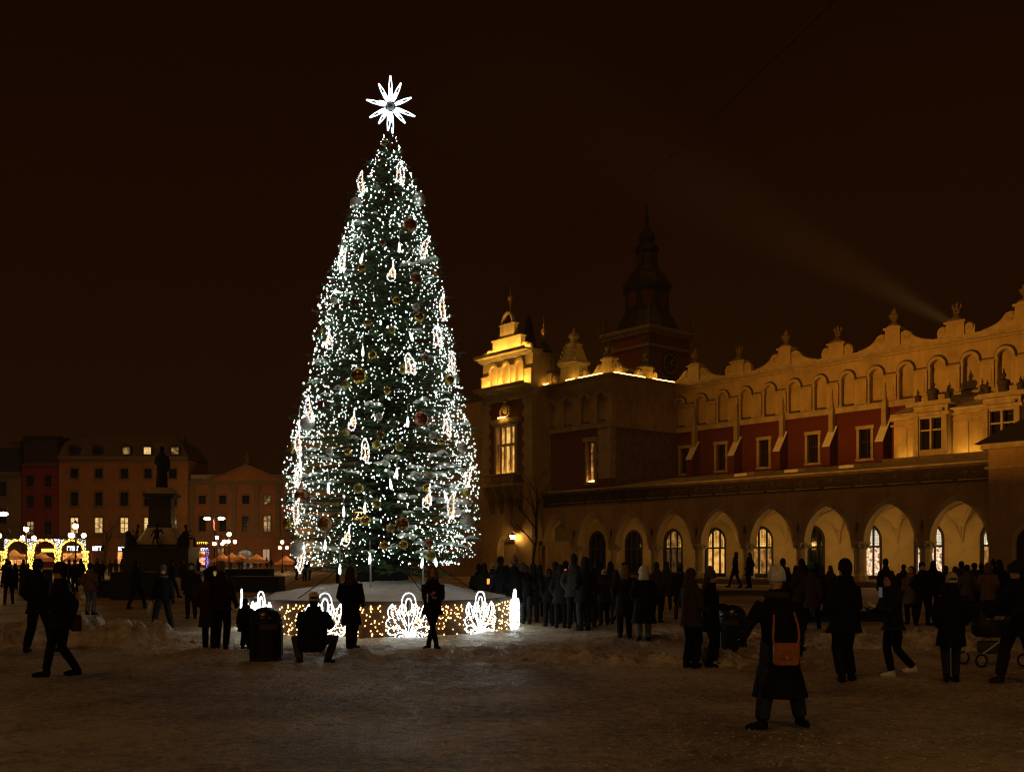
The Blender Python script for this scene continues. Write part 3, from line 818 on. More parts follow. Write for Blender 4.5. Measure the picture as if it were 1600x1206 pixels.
for k in range(9):
    cx = -BX * (k + .5)
    if k == 0: cx = -BX * .5
    link("arch_wall", bay_me, M_arc, hall, (cx, 0, 0)); link("arch_moulding", mo_me, M_stone, hall, (cx, 0, 0))
    link("vault", vault_me, M_vault, hall, (cx, 0, 0)); link("vault_rib", rib_me, M_vault, hall, (cx, 0, 0))
    link("shop_wall", sw_me, M_vault, hall, (cx, 0, 0))
    if k not in (0, 7, 8) or k == 0:
        w = link("window", wf_me, M_wood, hall, (cx, 0, 0))
        link("lattice", lt_me, M_iron, w); link("pane", pt_me, upper[k], w); link("pane", pl_me, lower[k], w)
    else:
        w = link("window", wf_me, M_wood, hall, (cx, 0, 0)); link("pane", pt_me, M_glass, w); link("pane", pl_me, M_glass, w)
for k in range(10):
    if k == 9: continue
    p = link("pier", pr_me, M_stone, hall, (-BX * k, 0, 0)); link("capital", cp_me, M_stone, p); link("leaf_carving", lf_me, M_stone, p)
mb = MB(); mb.box(-39.1, -38.7, 0, 4.8, FL, 6); mb.build("end_wall", M_arc, hall)
# figure panels and iron lantern hooks on the spandrels
hk = MB(); hk.tube([(0, -.02, 3.9), (0, -.10, 3.75), (0, -.06, 3.45)], [.05, .10, .04], 6); hk.ball((0, -.10, 3.95), .10, 1); hk_me = hk.mesh("carved_head", True)
for k in range(0, 9): link("carved_head", hk_me, M_brickdark, hall, (-BX * k, 0, 0))
# --- cornice, frieze with its panels, lean-to roof
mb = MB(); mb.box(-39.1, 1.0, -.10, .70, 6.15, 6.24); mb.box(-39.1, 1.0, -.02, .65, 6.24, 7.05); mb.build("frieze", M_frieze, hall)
mb = MB(); mb.box(-39.1, 1.1, -.30, .72, 7.05, 7.20); mb.build("cornice", M_brickdark, hall)
fr = MB(); fr.box(-.95, .95, -.06, -.015, 6.34, 6.95)
fr_me = fr.mesh("frieze_panel")
fo = MB()
for k in range(15):
    fo.ball((random.uniform(-.75, .75), -.07, 6.64 + random.uniform(-.2, .2)), random.uniform(.06, .13), 1, (1.3, .5, .8))
for s in (-1, 1): fo.tube([(s * q[0], -.08, 6.64 + q[1]) for q in bez((0, -.18), (.3, -.2), (.35, .2), (.7, .12), 8)], .035, 5)
fo_me = fo.mesh("carving", True)
M_fpan = mat("frieze_stone", (.12, .085, .055), rough=.85, var=.3, scale=3)
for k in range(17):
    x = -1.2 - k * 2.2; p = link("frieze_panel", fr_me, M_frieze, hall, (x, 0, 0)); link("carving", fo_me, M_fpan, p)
    fs = MB() if k == 0 else None
    if fs is not None:
        fs.box(-.95, .95, -.10, -.012, 6.28, 6.33); fsm = fs.mesh("snow_ledge")
    link("snow_ledge", fsm, M_roofsnow, hall, (x, 0, 0))
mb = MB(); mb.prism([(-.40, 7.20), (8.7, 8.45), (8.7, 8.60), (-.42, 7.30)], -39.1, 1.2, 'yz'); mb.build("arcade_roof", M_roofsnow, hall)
for i, (px, py) in enumerate(((1163, 744), (1242, 738), (1328, 732))):
    x, z = H(px, py, 3.0); m = MB(); m.prism([(2.6, 7.64), (3.5, 7.78), (3.5, 8.05), (2.6, 7.92)], x - .55, x + .55, 'yz'); m.build("skylight", M_snow, hall)

# --- main upper wall
WY = 8.6
def wall_bands(x0, x1, y, holes, nm_b="brick_wall"):
    m = MB(); holed_wall(m, x0, x1, 8.2, 12.35, y, .45, holes); m.build(nm_b, M_brick, hall)
    m = MB(); m.box(x0, x1, y - .16, y + .3, 12.35, 12.72); m.build("string_course", M_stone, hall)
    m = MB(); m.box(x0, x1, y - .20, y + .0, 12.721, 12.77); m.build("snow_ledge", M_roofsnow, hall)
wins = [-13.2 + 1.0 * 0, -17.5, -21.9, -26.1, -29.9]
holes = [(x - .48, x + .48, 8.9, 11.0) for x in wins]
wall_bands(-31.0, 9.0, WY, holes)
m = MB(); m.box(-31, 9.0, WY + .46, WY + .5, 8.2, 12.4); m.build("wall_backing", M_brickdark, hall)
swf = MB(); 
for a, b, c, d in ((-.66, -.46, 8.85, 11.15), (.46, .66, 8.85, 11.15)): swf.box(a, b, -.09, .12, c, d)
swf.box(-.72, .72, -.10, .12, 11.0, 11.25); swf.box(-.72, .72, -.12, .12, 8.72, 8.9)
swf_me = swf.mesh("window_surround")
sp = MB(); sp.box(-.46, .46, .34, .36, 8.9, 11.0); sp_me = sp.mesh("pane")
sb = MB(); sb.box(-.03, .03, .26, .33, 8.9, 11.0); sb.box(-.46, .46, .27, .33, 10.1, 10.16); sb_me = sb.mesh("sash")
for x in wins:
    w = link("window", swf_me, M_stone, hall, (x, WY, 0)); link("pane", sp_me, M_glass, w); link("sash", sb_me, M_wood, w)
# blind arcade above the string course: real niches
m = MB()
NX = [-3.3 - 2.26 * k for k in range(-5, 13)]
def niche_wall(m, x0, x1, y, cxs, hw=.50, zt=15.2, z0=12.72, z1=16.3, dep=.28):
    """cells between niche centre lines, each with an arched recess"""
    edges = [x0] + [(a + b) / 2 for a, b in zip(cxs[:-1], cxs[1:])] + [x1]
    for c, e0, e1 in zip(cxs, edges[:-1], edges[1:]):
        A = arch(hw, zt - hw, hw, 6, c, False)
        poly = [(e0, z0), (c - hw, z0)] + A + [(c + hw, z0), (e1, z0), (e1, z1), (e0, z1)]
        m.prism(poly, y, y + dep)
        m.add([(c - hw, y + dep - .01, z0), (c + hw, y + dep - .01, z0), (c + hw, y + dep - .01, zt), (c - hw, y + dep - .01, zt)], [(0, 1, 2, 3)])
cx = sorted(NX); niche_wall(m, -31.0, 9.0, WY, cx); m.build("blind_arcade_wall", M_cream, hall)
al = MB(); arch_band(al, 0, .46, 14.7, .46, .18, -.20, .10, 6, False); al.box(-.66, -.46, -.12, .08, 14.55, 14.69); al.box(.46, .66, -.12, .08, 14.55, 14.69); al_me = al.mesh("niche_hood")
cl = MB(); cl.lathe([(.13, 12.80), (.13, 12.95), (.095, 13.0), (.085, 14.36), (.15, 14.54)], 8, (-.54, -.08, 0)); cl_me = cl.mesh("niche_column", True)
ss = MB(); ss.box(-.46, .46, .02, .28, 12.78, 12.95); ss_me = ss.mesh("niche_sill")
pn = MB(); pn.box(-.46, .46, -.20, .0, 12.80, 14.42); pn.box(-.52, .52, -.30, .0, 14.421, 14.54); pn.box(-.30, .30, -.24, -.201, 13.1, 14.1); pn_me = pn.mesh("raised_panel")
dk = MB(); dk.box(-.47, .47, -.05, .0, 14.70, 14.78); dk_me = dk.mesh("dark_moulding")
dh = MB(); arch_band(dh, 0, .645, 14.74, .66, .07, -.10, .0, 6, False); dh_me = dh.mesh("hood_edge")
for x in cx:
    h = link("niche_hood", al_me, M_stone, hall, (x, WY, 0)); link("niche_column", cl_me, M_stone, h); link("niche_sill", ss_me, M_frieze, h); link("hood_edge", dh_me, M_frieze, h)
    link("raised_panel", pn_me, M_cream, hall, (x + 1.13, WY, 0)); link("dark_moulding", dk_me, M_frieze, hall, (x + 1.13, WY, 0))
m = MB(); m.box(-31, 9, WY - .30, WY + .35, 16.3, 16.46); m.box(-31, 9, WY - .16, WY + .3, 15.95, 16.02); m.box(-31, 9, WY - .20, WY + .34, 16.18, 16.298); m.build("main_cornice", M_stone, hall)
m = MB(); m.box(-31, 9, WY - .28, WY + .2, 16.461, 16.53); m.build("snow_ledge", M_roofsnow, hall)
m = MB(); m.prism([(WY + .35, 8.2), (WY + .35, 16.2), (WY + 5, 17.2), (WY + 9.7, 16.2), (WY + 9.7, 8.2)], -30.9, 8.9, 'yz'); m.build("hall_body", M_brickdark, hall)
# buttresses with pinnacles
bt = MB(); bt.prism([(-.95, 8.2), (-.95, 9.9), (-.0, 11.3), (.02, 11.3), (.02, 8.2)], -.28, .28, 'yz'); bt_me = bt.mesh("buttress")
bs = MB(); bs.prism([(-1.02, 9.88), (-1.02, 9.96), (-.0, 11.46), (-.0, 11.38)], -.31, .31, 'yz'); bs_me = bs.mesh("snow_ledge")
bp_ = MB(); bp_.box(-.17, .17, -.42, -.02, 11.0, 12.5); bp_.taper(0, -.22, 12.5, 13.2, .20, .20, .05, .05); bp_.ball((0, -.22, 13.35), .15, 1); bp_.ball((0, -.22, 13.72), .11, 1); bp_.tube([(0, -.22, 13.2), (0, -.22, 14.1)], [.06, .03], 5); bp_me = bp_.mesh("pinnacle")
for x in (-11.5, -15.7, -20, -24.3, -28.6):
    b = link("buttress", bt_me, M_brick, hall, (x, WY - .1, 0)); link("snow_ledge", bs_me, M_snow, b); link("pinnacle", bp_me, M_stone, b)
# --- parapet: pedestals, scrolls, finials
def scroll_mesh(big=True):
    m = MB()
    if big:
        top = bez((.0, .86), (.22, 1.08), (.60, 1.02), (.78, .72), 8) + bez((.78, .72), (.98, .44), (1.4, .20), (2.15, .10), 8)[1:]
        m.prism([(0, 0)] + top + [(2.15, 0)], -.16, .16)
        cx_, cz_, r0 = .40, .60, .34
    else:
        m.prism([(0, 0)] + bez((0, .62), (.2, .86), (.62, .78), (.66, .36), 8) + [(.62, 0)], -.16, .16); cx_, cz_, r0 = .32, .42, .26
    sp_ = [(cx_ + r0 * (1 - t * .8) * math.cos(R(200) - t * 4 * PI), -.20, cz_ + r0 * (1 - t * .8) * math.sin(R(200) - t * 4 * PI)) for t in [i / 26 for i in range(27)]]
    m.tube(sp_, .065, 6)
    if big: m.tube([(x, -.17, z - .07) for x, z in top[2:]], .045, 5)
    return m.mesh("scroll")
sc_big, sc_small = scroll_mesh(True), scroll_mesh(False)
pdA = MB(); pdA.box(-.55, .55, -.30, .30, 16.53, 17.72); pdA.box(-.66, .66, -.4, .4, 17.72, 17.86); pdA_me = pdA.mesh("pedestal")
pdB = MB(); pdB.box(-.62, .62, -.28, .28, 16.53, 17.38); pdB.box(-.74, .74, -.38, .38, 17.38, 17.50); pdB_me = pdB.mesh("pedestal")
urn = MB(); urn.lathe([(.50, 0), (.50, .12), (.28, .30), (.14, .42), (.26, .58), (.40, .78), (.36, .92), (.18, 1.0), (.24, 1.10), (.10, 1.25), (.03, 1.45)], 10); urn_me = urn.mesh("urn_finial", True)
msk = MB(); msk.lathe([(.62, 0), (.60, .10), (.34, .24), (.26, .34), (.20, .44)], 8); msk.ball((0, 0, .72), .30, 1, (1, .8, 1.15)); msk.ball((0, -.24, .66), .08, 1); msk.tube([(-.22, 0, .85), (-.30, 0, 1.05), (-.18, 0, 1.2)], [.06, .08, .03], 5); msk.tube([(.22, 0, .85), (.30, 0, 1.05), (.18, 0, 1.2)], [.06, .08, .03], 5); msk.tube([(0, 0, 1.0), (.02, 0, 1.35)], [.12, .03], 5)
msk_me = msk.mesh("mask_finial", True)
fsn = MB(); fsn.lathe([(.55, 0), (.52, .07), (.3, .12)], 10); fsn_me = fsn.mesh("snow_cap", True)
def parapet(x, y, typ, rot=0.0, scr=True, m_=None, zoff=0.0):
    p = link("pedestal", pdA_me if typ == 'A' else pdB_me, m_ or M_cream, hall, (x, y, zoff)); p.rotation_euler.z = rot
    zt = 17.86 if typ == 'A' else 17.50
    link("urn_finial" if typ == 'A' else "mask_finial", urn_me if typ == 'A' else msk_me, M_brickdark, p, (0, 0, zt))
    link("snow_cap", fsn_me, M_roofsnow, p, (0, 0, zt + .004))
    if scr:
        me = sc_big if typ == 'A' else sc_small; off = .56 if typ == 'A' else .63
        a = link("scroll", me, m_ or M_cream, p, (off, 0, 16.53)); b = link("scroll", me, m_ or M_cream, p, (-off, 0, 16.53)); b.scale.x = -1
    return p
for k in range(-2, 7): parapet(-2.05 - 4.45 * k, WY, 'A' if k % 2 == 0 else 'B')

# --- projecting transept (left end of the long wall)
RY = .8
x0, x1 = -39.2, -31.0
m = MB(); holed_wall(m, x0, x1, 7.2, 12.35, RY, .5, [(-33.65, -32.75, 8.0, 11.2)]); m.build("brick_wall", M_brick, hall)
m = MB(); m.box(x1 - .3, x1, RY + .004, WY, 7.2, 12.35); m.build("transept_side_wall", M_brick, hall)
m = MB(); m.box(x0, x1 + .02, RY + .52, WY + 6, 7, 16.3); m.build("transept_body", M_brickdark, hall)
m = MB(); niche_wall(m, x0, x1 + .03, RY, [-38.1, -36.0, -33.9, -32.0]); m.build("blind_arcade_wall", M_cream, hall)
m = MB()
for y in (2.6, 5.2, 7.4):
    m.box(x1 + .03, x1 + .12, y + .5, y + 1.3, 12.72, 14.6)
m.box(x1 + .025, x1 + .06, RY, WY, 12.72, 16.3); m.build("side_panels", M_cream, hall)
m = MB(); m.box(x0, x1 + .16, RY - .16, WY, 12.35, 12.72); m.build("string_course", M_stone, hall)
m = MB(); m.box(x0, x1 + .20, RY - .20, RY + .1, 12.722, 12.78); m.build("snow_ledge", M_roofsnow, hall)
m = MB(); m.box(x0, x1 + .30, RY - .30, WY, 16.302, 16.46); m.build("transept_cornice", M_stone, hall)
for i in range(8):
    e = .12 if i % 2 else 0
    q = MB(); q.box(x1 - 1.35 - e, x1 + .035, RY - .05, RY + .5 + e, 8.2 + i * .52, 8.2 + i * .52 + .51); q.build("quoin", M_stone, hall)
for x in (-38.1, -36.0, -33.9, -32.0):
    h = link("niche_hood", al_me, M_stone, hall, (x, RY, 0)); link("niche_column", cl_me, M_stone, h); link("niche_sill", ss_me, M_frieze, h)
w = MB(); w.box(-33.85, -33.65, RY - .12, RY + .1, 7.9, 11.3); w.box(-32.75, -32.55, RY - .12, RY + .1, 7.9, 11.3); w.box(-34.0, -32.4, RY - .25, RY + .1, 11.3, 11.62); w.box(-33.95, -32.45, RY - .18, RY + .1, 7.75, 7.9)
w = w.build("window", M_stone, hall)
s = MB(); s.box(-33.22, -33.16, RY + .25, RY + .32, 8, 11.2)
for z in (8.8, 9.6, 10.4): s.box(-33.65, -32.75, RY + .26, RY + .31, z - .03, z + .03)
s.build("sash", M_wood, w)
s = MB(); s.box(-33.65, -32.75, RY + .4, RY + .42, 8, 11.2); s.build("pane", L_dim, w)
s = MB(); s.box(-33.55, -32.85, RY + .06, RY + .16, 8.02, 8.10); s.build("floodlight", M_flood, w)
# its parapet: corner pedestal, scrolls, spire
parapet(x1 - .45, RY + .3, 'A')
parapet(x1 - .02, 4.9, 'B', R(90)); parapet(-38.4, RY, 'B')
l = MB(); l.box(-1.1, 1.1, -.5, .5, 16.53, 17.8); l.box(-1.25, 1.25, -.65, .65, 17.8, 17.95)
sp0 = l.build("pedestal", M_cream, hall, False, (-35.5, RY + .2, 0))
l = MB(); l.lathe([(1.45, 17.95), (1.42, 18.12), (1.1, 18.3), (.95, 18.7), (.80, 19.2), (.66, 19.45), (.78, 19.55), (.74, 19.65), (.36, 19.8), (.28, 20.05), (.46, 20.25), (.40, 20.45), (.14, 20.65), (.04, 21.0)], 4, (0, 0, 0), .5)
for sx in (-1, 1):
    for z in (18.25, 18.6, 18.95, 19.3): l.ball((sx * (.92 - (z - 18) * .28), -.86 + (z - 18) * .28, z), .19, 1)
l.build("crocketed_spire", M_stone, sp0)
for s_ in (-1, 1):
    b = link("scroll", sc_small, M_cream, sp0, (1.12 * s_, 0, 16.53)); b.scale.x = s_
# floodlight strips lying on the cornices
M_flood2 = glow("strong_floodlight_lens", (1.0, .52, .09), 110)
def strip(x0, x1, y0, y1, z, nm="floodlight", m_=None):
    m = MB(); m.box(x0, x1, y0, y1, z, z + .07); o = m.build(nm, m_ or M_flood, hall); return o
m = MB(); m.box(x0, x1 + .9, RY - .9, RY - .30, 16.34, 16.46); m.box(x1 + .31, x1 + .9, RY - .3, WY - .4, 16.34, 16.46); m.build("light_ledge", M_stone, hall)
for a_, b_ in ((-38.9, -37.6), (-35.4, -34.4), (-33.9, -31.2)): strip(a_, b_, RY - .82, RY - .74, 16.465)
strip(x1 + .72, x1 + .80, .4, 4.0, 16.465); strip(x1 + .72, x1 + .80, 5.0, 7.6, 16.465)
# --- the lit gable tower
TY, t0, t1 = -1.26, -45.0, -38.2
tm = (t0 + t1) / 2
m = MB(); m.box(t0, t1, TY, TY + .7, 5.402, 8.1); m.build("tower_wall", M_arc, hall)
m = MB(); holed_wall(m, t0, t1, 8.1, 15.4, TY, .7, [(tm - 1.25, tm + 1.25, 9.0, 13.2)]); m.build("tower_wall", M_brick, hall)
m = MB(); m.box(t0 + .05, t1 - .004, TY + .72, 6, 3.2, 16.4); m.build("tower_body", M_brickdark, hall)
m = MB(); m.box(t1 - .004, t1 + .03, TY + .01, RY + .5, 3.2, 19.3); m.build("tower_side_wall", M_cream, hall)
m = MB(); m.box(t0 - .05, t1 + .05, TY - .14, TY + .5, 15.4, 15.7); m.box(t0 - .12, t1 + .12, TY - .30, TY + .5, 16.2, 16.5); m.box(t0, t1, TY - .06, TY + .5, 15.7, 16.2); m.build("tower_cornice", M_stone, hall)
for i in range(14):
    e = .22 if i % 2 else 0
    for a, b in ((t0 - .04, t0 + 1.0 + e), (t1 - 1.0 - e, t1 + .04)): q = MB(); q.box(a, b, TY - .07, TY + .4, 8.1 + i * .52, 8.1 + i * .52 + .51); q.build("quoin", M_stone, hall)
# attic: stepped wall with three tall arched bays
m = MB(); m.box(t0, t1, TY + .05, TY + .5, 16.5, 19.2); m.build("attic_wall", M_cream, hall)
at_ = MB(); A = arch(.52, 18.2, .52, 8, 0, False)
at_.prism([(-.62, 16.5), (-.42, 16.5)] + arch(.42, 18.2, .42, 8, 0, False) + [(.42, 16.5), (.62, 16.5)] + arch(.62, 18.2, .66, 8, 0, False)[::-1], -.22, .05); at_me = at_.mesh("attic_arch")
for dx in (-1.75, 0, 1.75): link("attic_arch", at_me, M_cream, hall, (tm + dx + .1, TY, 0))
for a, b, zt in ((t0 + .02, t0 + 1.0, 17.7), (t1 - 1.0, t1 - .02, 17.7), (tm - 1.13, tm - .55, 18.3), (tm + .75, tm + 1.2, 18.3)): m = MB(); m.box(a, b, TY - .12, TY + .05, 16.5, zt); m.box(a - .04, b + .04, TY - .17, TY + .05, zt, zt + .12); m.build("attic_panel", M_cream, hall)
m = MB(); m.box(t0 - .25, t1 + .25, TY - .30, TY + .9, 19.2, 19.45); m.box(t0 - .15, t1 + .15, TY - .20, TY + .8, 19.05, 19.199); m.build("attic_cornice", M_stone, hall)
m = MB(); m.box(t0 + .2, t1 - .004, TY + .5, 6, 16.4, 19.2); m.build("attic_body", M_brickdark, hall)
# stepped gable above
m = MB(); m.box(tm - 1.9, tm + 1.9, TY - .02, TY + .5, 19.45, 20.75); m.box(tm - 2.0, tm + 2.0, TY - .10, TY + .55, 20.75, 20.9)
m.box(tm - .95, tm + .95, TY + .02, TY + .5, 20.9, 22.0); m.box(tm - 1.05, tm + 1.05, TY - .05, TY + .55, 22.0, 22.12); m.build("gable", M_cream, hall)
m = MB(); arch_band(m, tm, .62, 22.12, .85, .16, TY + .0, TY + .3, 8, False); m.build("gable_arch", M_stone, hall)
m = MB(); m.lathe([(.06, 0), (.06, 1.2), (.16, 1.3), (.10, 1.4), (.26, 1.62), (.26, 1.86), (.10, 2.02), (.05, 2.2), (.10, 2.32), (.03, 2.45), (.015, 3.2)], 10, (0, 0, 0)); fin_me = m.mesh("gilt_finial", True)
m = MB(); m.lathe([(.9, 19.4), (.7, 20.4), (.45, 21.6), (.3, 22.6), (.1, 23.2)], 8, (tm + .1, 1.2, 0)); m.build("spire_roof", M_copper, hall)
for x, y, z, s_ in ((tm, TY + .4, 22.9, .85), (t0 + .4, .3, 19.45, .8), (t1 - .3, .3, 19.45, .95)):
    o = link("gilt_finial", fin_me, M_gold, hall, (x, y, z)); o.scale = (s_, s_, s_)
m = MB(); m.lathe([(.85, 19.45), (.7, 19.65), (.3, 19.95), (.1, 20.3)], 8, (t1 - .3, .3, 0)); m.build("turret_roof", M_copper, hall)
for s_ in (-1, 1):
    b = link("scroll", sc_small, M_cream, hall, (tm + 2.0 * s_, TY + .2, 19.45)); b.scale = (s_ * 1.3, 1, 1)
    m = MB(); m.ball((tm + 3.05 * s_, TY + .1, 19.75), .26, 2, (1.3, 1, 1)); m.build("parapet_knob", M_stone, hall, True)
m = MB(); m.box(t0 - .05, t1 + .05, TY - 1.02, TY - .30, 16.36, 16.5); m.box(t0 - .05, t1 + .05, TY - 1.05, TY - .98, 16.502, 16.66); m.build("light_ledge", M_stone, hall)
m = MB(); m.box(t0 - .1, t1 + .1, TY - .95, TY - .30, 19.32, 19.45); m.box(t0 - .1, t1 + .1, TY - .98, TY - .92, 19.452, 19.58); m.build("light_ledge", M_stone, hall)
strip(t0 + .2, t1 - .2, TY - .92, TY - .80, 16.52, m_=M_flood2); strip(tm - 3.2, tm + 3.2, TY - .88, TY - .78, 19.46, m_=M_flood2)
# tall window with its coat of arms and balcony
w = MB()
for x in (-1.5, 1.22): w.box(tm + x, tm + x + .28, TY - .16, TY + .2, 8.9, 13.2)
w.box(tm - 1.9, tm + 1.9, TY - .34, TY + .2, 13.5, 13.85); w.box(tm - 1.6, tm + 1.6, TY - .2, TY + .2, 13.2, 13.498)
for i in range(14): w.box(tm - 1.75 + i * .26, tm - 1.62 + i * .26, TY - .30, TY - .1, 13.38, 13.499)
w = w.build("window", M_stone, hall)
m = MB()
for x in (-.44, .36): m.box(tm + x, tm + x + .09, TY + .12, TY + .3, 9.0, 13.2)
m.box(tm - 1.22, tm + 1.22, TY + .13, TY + .29, 11.5, 11.72)
for x in (-1.2, -.42, .38, 1.12): m.lathe([(.10, 9.0), (.07, 9.3), (.06, 11.3), (.11, 11.5)], 8, (tm + x + .04, TY + .06, 0))
m.build("stone_mullion", M_stone, w)
m = MB(); m.box(tm - 1.25, tm + 1.25, TY + .5, TY + .52, 9.0, 13.2); m.build("pane", L_warm, w)
m = MB(); m.box(tm - 1.1, tm + 1.1, TY - .05, TY + .03, 9.02, 9.10); m.build("floodlight", M_flood, w)
m = MB(); m.ball((tm, TY - .2, 14.7), .42, 2, (.9, .4, 1.1)); m.ball((tm, TY - .22, 15.35), .22, 1, (1.2, .6, 1)); m.tube([(tm, TY - .2, 15.4), (tm, TY - .2, 16.0)], [.12, .02], 6)
for s_ in (-1, 1): m.tube([(tm + s_ * q[0], TY - .2, 14.0 + q[1]) for q in bez((.1, 0), (.8, .05), (.75, .55), (.4, .9), 8)], [.10] * 9, 6)
m.build("coat_of_arms", M_stone, hall, True)
m = MB(); m.box(tm - .5, tm + .5, TY - .62, TY - .54, 13.88, 13.94); m.build("floodlight", M_flood, hall)
m = MB(); m.box(tm - 2.2, tm + 2.2, TY - 1.0, TY, 7.95, 8.15); m.box(tm - 2.3, tm + 2.3, TY - 1.1, TY, 8.9, 9.0); m.build("balcony", M_stone, hall)
m = MB()
for i in range(16):
    for j in range(3): m.ring((tm - 2.0 + i * .265, TY - 1.0, 8.28 + j * .235), .10, .028, 8, 4, 'y')
m.build("balustrade_tracery", M_stone, hall)
cb = MB(); cb.prism([(0, 8.0), (-1.0, 8.0), (-.9, 7.4), (-.3, 6.6), (0, 5.6)], -.22, .22, 'yz'); cb_me = cb.mesh("corbel")
for x in (-1.9, -.65, .65, 1.9): link("corbel", cb_me, M_brickdark, hall, (tm + x, TY, 0))
m = MB(); P3 = arch(1.25, 2.6, 1.3, 8, tm)
m.prism([(t0, 0), (tm - 1.25, 0)] + P3 + [(tm + 1.25, 0), (t1, 0), (t1, 5.4), (t0, 5.4)], TY - .02, TY + .7); m.build("tower_base", M_arc, hall)
m = MB(); m.box(t0 + .1, t1 - .1, TY + 1.6, TY + 1.8, 0, 5.3); m.build("passage_wall", M_vault, hall)
# --- far half of the hall behind the tree
m = MB(); m.box(-84, t0 - .01, .8, 18, 0, 16.3); m.build("far_wing", M_arc, hall)
# --- bay-window pavilions over the arcade at the right
m = MB(); holed_wall(m, -9.2, 4.5, 7.9, 11.1, 5.4, .4, []); m.box(-9.2, 4.5, 5.42, WY, 7.9, 11.1); m.build("bay_wall", M_cream, hall)
m = MB(); m.prism([(5.1, 11.1), (WY, 12.3), (WY, 12.45), (5.05, 11.26)], -9.3, 4.6, 'yz'); m.build("bay_roof", M_roofsnow, hall)
m = MB(); m.box(-9.4, 4.7, 5.15, 5.5, 10.85, 11.098); m.box(-9.4, 4.7, 5.28, 5.5, 10.5, 10.6); m.build("bay_cornice", M_stone, hall)
for xc in (-6.4, -1.9):
    e = MB(); holed_wall(e, -1.15, 1.15, 7.9, 11.55, -.5, .35, [(-.72, -.06, 8.75, 10.75), (.06, .72, 8.75, 10.75)]); e.box(-1.15, -1.13, -.5, .45, 7.9, 11.55); e.box(1.13, 1.15, -.5, .45, 7.9, 11.55)
    e = e.build("window_bay", M_stone, hall, False, (xc, 5.4, 0))
    m = MB()
    for x in (-.95, .95): m.box(x - .16, x + .16, -.62, -.49, 8.3, 10.9)
    m.box(-1.3, 1.3, -.72, .4, 10.9, 11.1); m.box(-.9, .9, -.70, .3, 11.15, 11.3); m.box(-1.5, 1.5, -.85, .5, 11.55, 11.75); m.box(-1.4, 1.4, -.7, .5, 11.751, 11.85); m.build("pediment", M_stone, e)
    m = MB(); m.box(-.75, .75, -.12, -.10, 8.7, 10.8); m.build("pane", M_glass, e)
    m = MB(); m.box(-.72, .72, -.42, -.30, 9.95, 10.05); m.build("sash", M_stone, e)
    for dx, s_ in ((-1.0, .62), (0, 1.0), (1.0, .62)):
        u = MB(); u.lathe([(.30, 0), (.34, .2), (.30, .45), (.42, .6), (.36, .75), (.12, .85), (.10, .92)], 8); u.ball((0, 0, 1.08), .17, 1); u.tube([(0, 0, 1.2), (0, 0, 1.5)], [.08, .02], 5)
        u = u.build("bust", M_frieze, e, True, (dx, -.2, 11.85)); u.scale = (s_, s_, s_)  # unlit look of the busts is put into their dark colour
for x0_, x1_ in ((-8.9, -7.6), (-5.1, -3.2)):
    m = MB(); m.box(x0_, x1_, 5.28, 5.42, 8.3, 10.35); m.build("lit_panel", M_cream, hall)
    m = MB(); m.box((x0_ + x1_) / 2 - .06, (x0_ + x1_) / 2 + .06, 5.2, 5.28, 8.3, 10.3); m.build("panel_rib", M_stone, hall)
    m = MB(); m.box(x0_ + .3, x1_ - .2, 4.62, 4.72, 8.18, 8.25); m.build("floodlight", M_flood, hall)
m = MB(); m.box(-9.4, 4.6, 4.3, 4.5, 7.7, 8.3); m.build("bay_parapet", M_brickdark, hall)
# --- corner pavilion closing the arcade
m = MB(); m.box(.05, 10, -1.0, 9, 0, 7.8); m.build("pavilion_wall", M_arc, hall)
m = MB(); m.box(-.25, 10.3, -1.3, 9, 7.8, 8.1); m.box(-.1, 10.15, -1.15, 9, 6.7, 6.85); m.build("pavilion_cornice", M_stone, hall)
m = MB(); m.loft([[(-.5, -1.6, 8.1), (10.6, -1.6, 8.1), (10.6, 9, 8.1), (-.5, 9, 8.1)], [(1.6, 1.5, 10.0), (8, 1.5, 10.0), (8, 9, 10.0), (1.6, 9, 10.0)], [(2.4, 2.4, 13.2), (7, 2.4, 13.2), (7, 9, 13.2), (2.4, 9, 13.2)]]); m.build("pavilion_roof", M_copper, hall)
m = MB(); arch_band(m, 2.4, .8, 2.6, .9, .25, -1.12, -.98, 8, True, 2.3); m.build("portal", M_stone, hall)
m = MB(); m.prism([(1.6, .3), (1.6, 2.6)] + arch(.8, 2.6, .9, 8, 2.4) + [(3.2, .3)], -1.02, -1.008); m.build("portal_door", M_wood, hall)
# --- lanterns added out of view behind the piers light the vaults
lm = MB(); lm.lathe([(.02, .5), (.20, .38), (.24, .30), (.05, .29)], 6); lm.tube([(0, 0, .5), (0, -.2, .62), (0, -.45, .5)], .02, 4); lm.lathe([(.16, -.06), (.18, -.02), (.10, -.10)], 6); lan_me = lm.mesh("arcade_lantern")
lg = MB(); lg.lathe([(.10, -.04), (.17, .28)], 6); lgl_me = lg.mesh("lamp_glass")
M_lan = glow("lantern_glass", (1.0, .55, .13), 85); M_lan2 = glow("dim_lantern_glass", (1.0, .55, .14), 34)
for k in range(9):
    o = link("arcade_lantern", lan_me, M_iron, hall, (-BX * k - .48, 1.12, 2.62)); link("lamp_glass", lgl_me, M_lan if k < 5 else M_lan2, o)
# wall lantern by the tower
o = link("wall_lantern", lan_me, M_iron, hall, (t1 - 1.9, TY - .55, 3.4)); o.scale = (1.5, 1.5, 1.0); link("lamp_glass", lgl_me, M_lan, o)
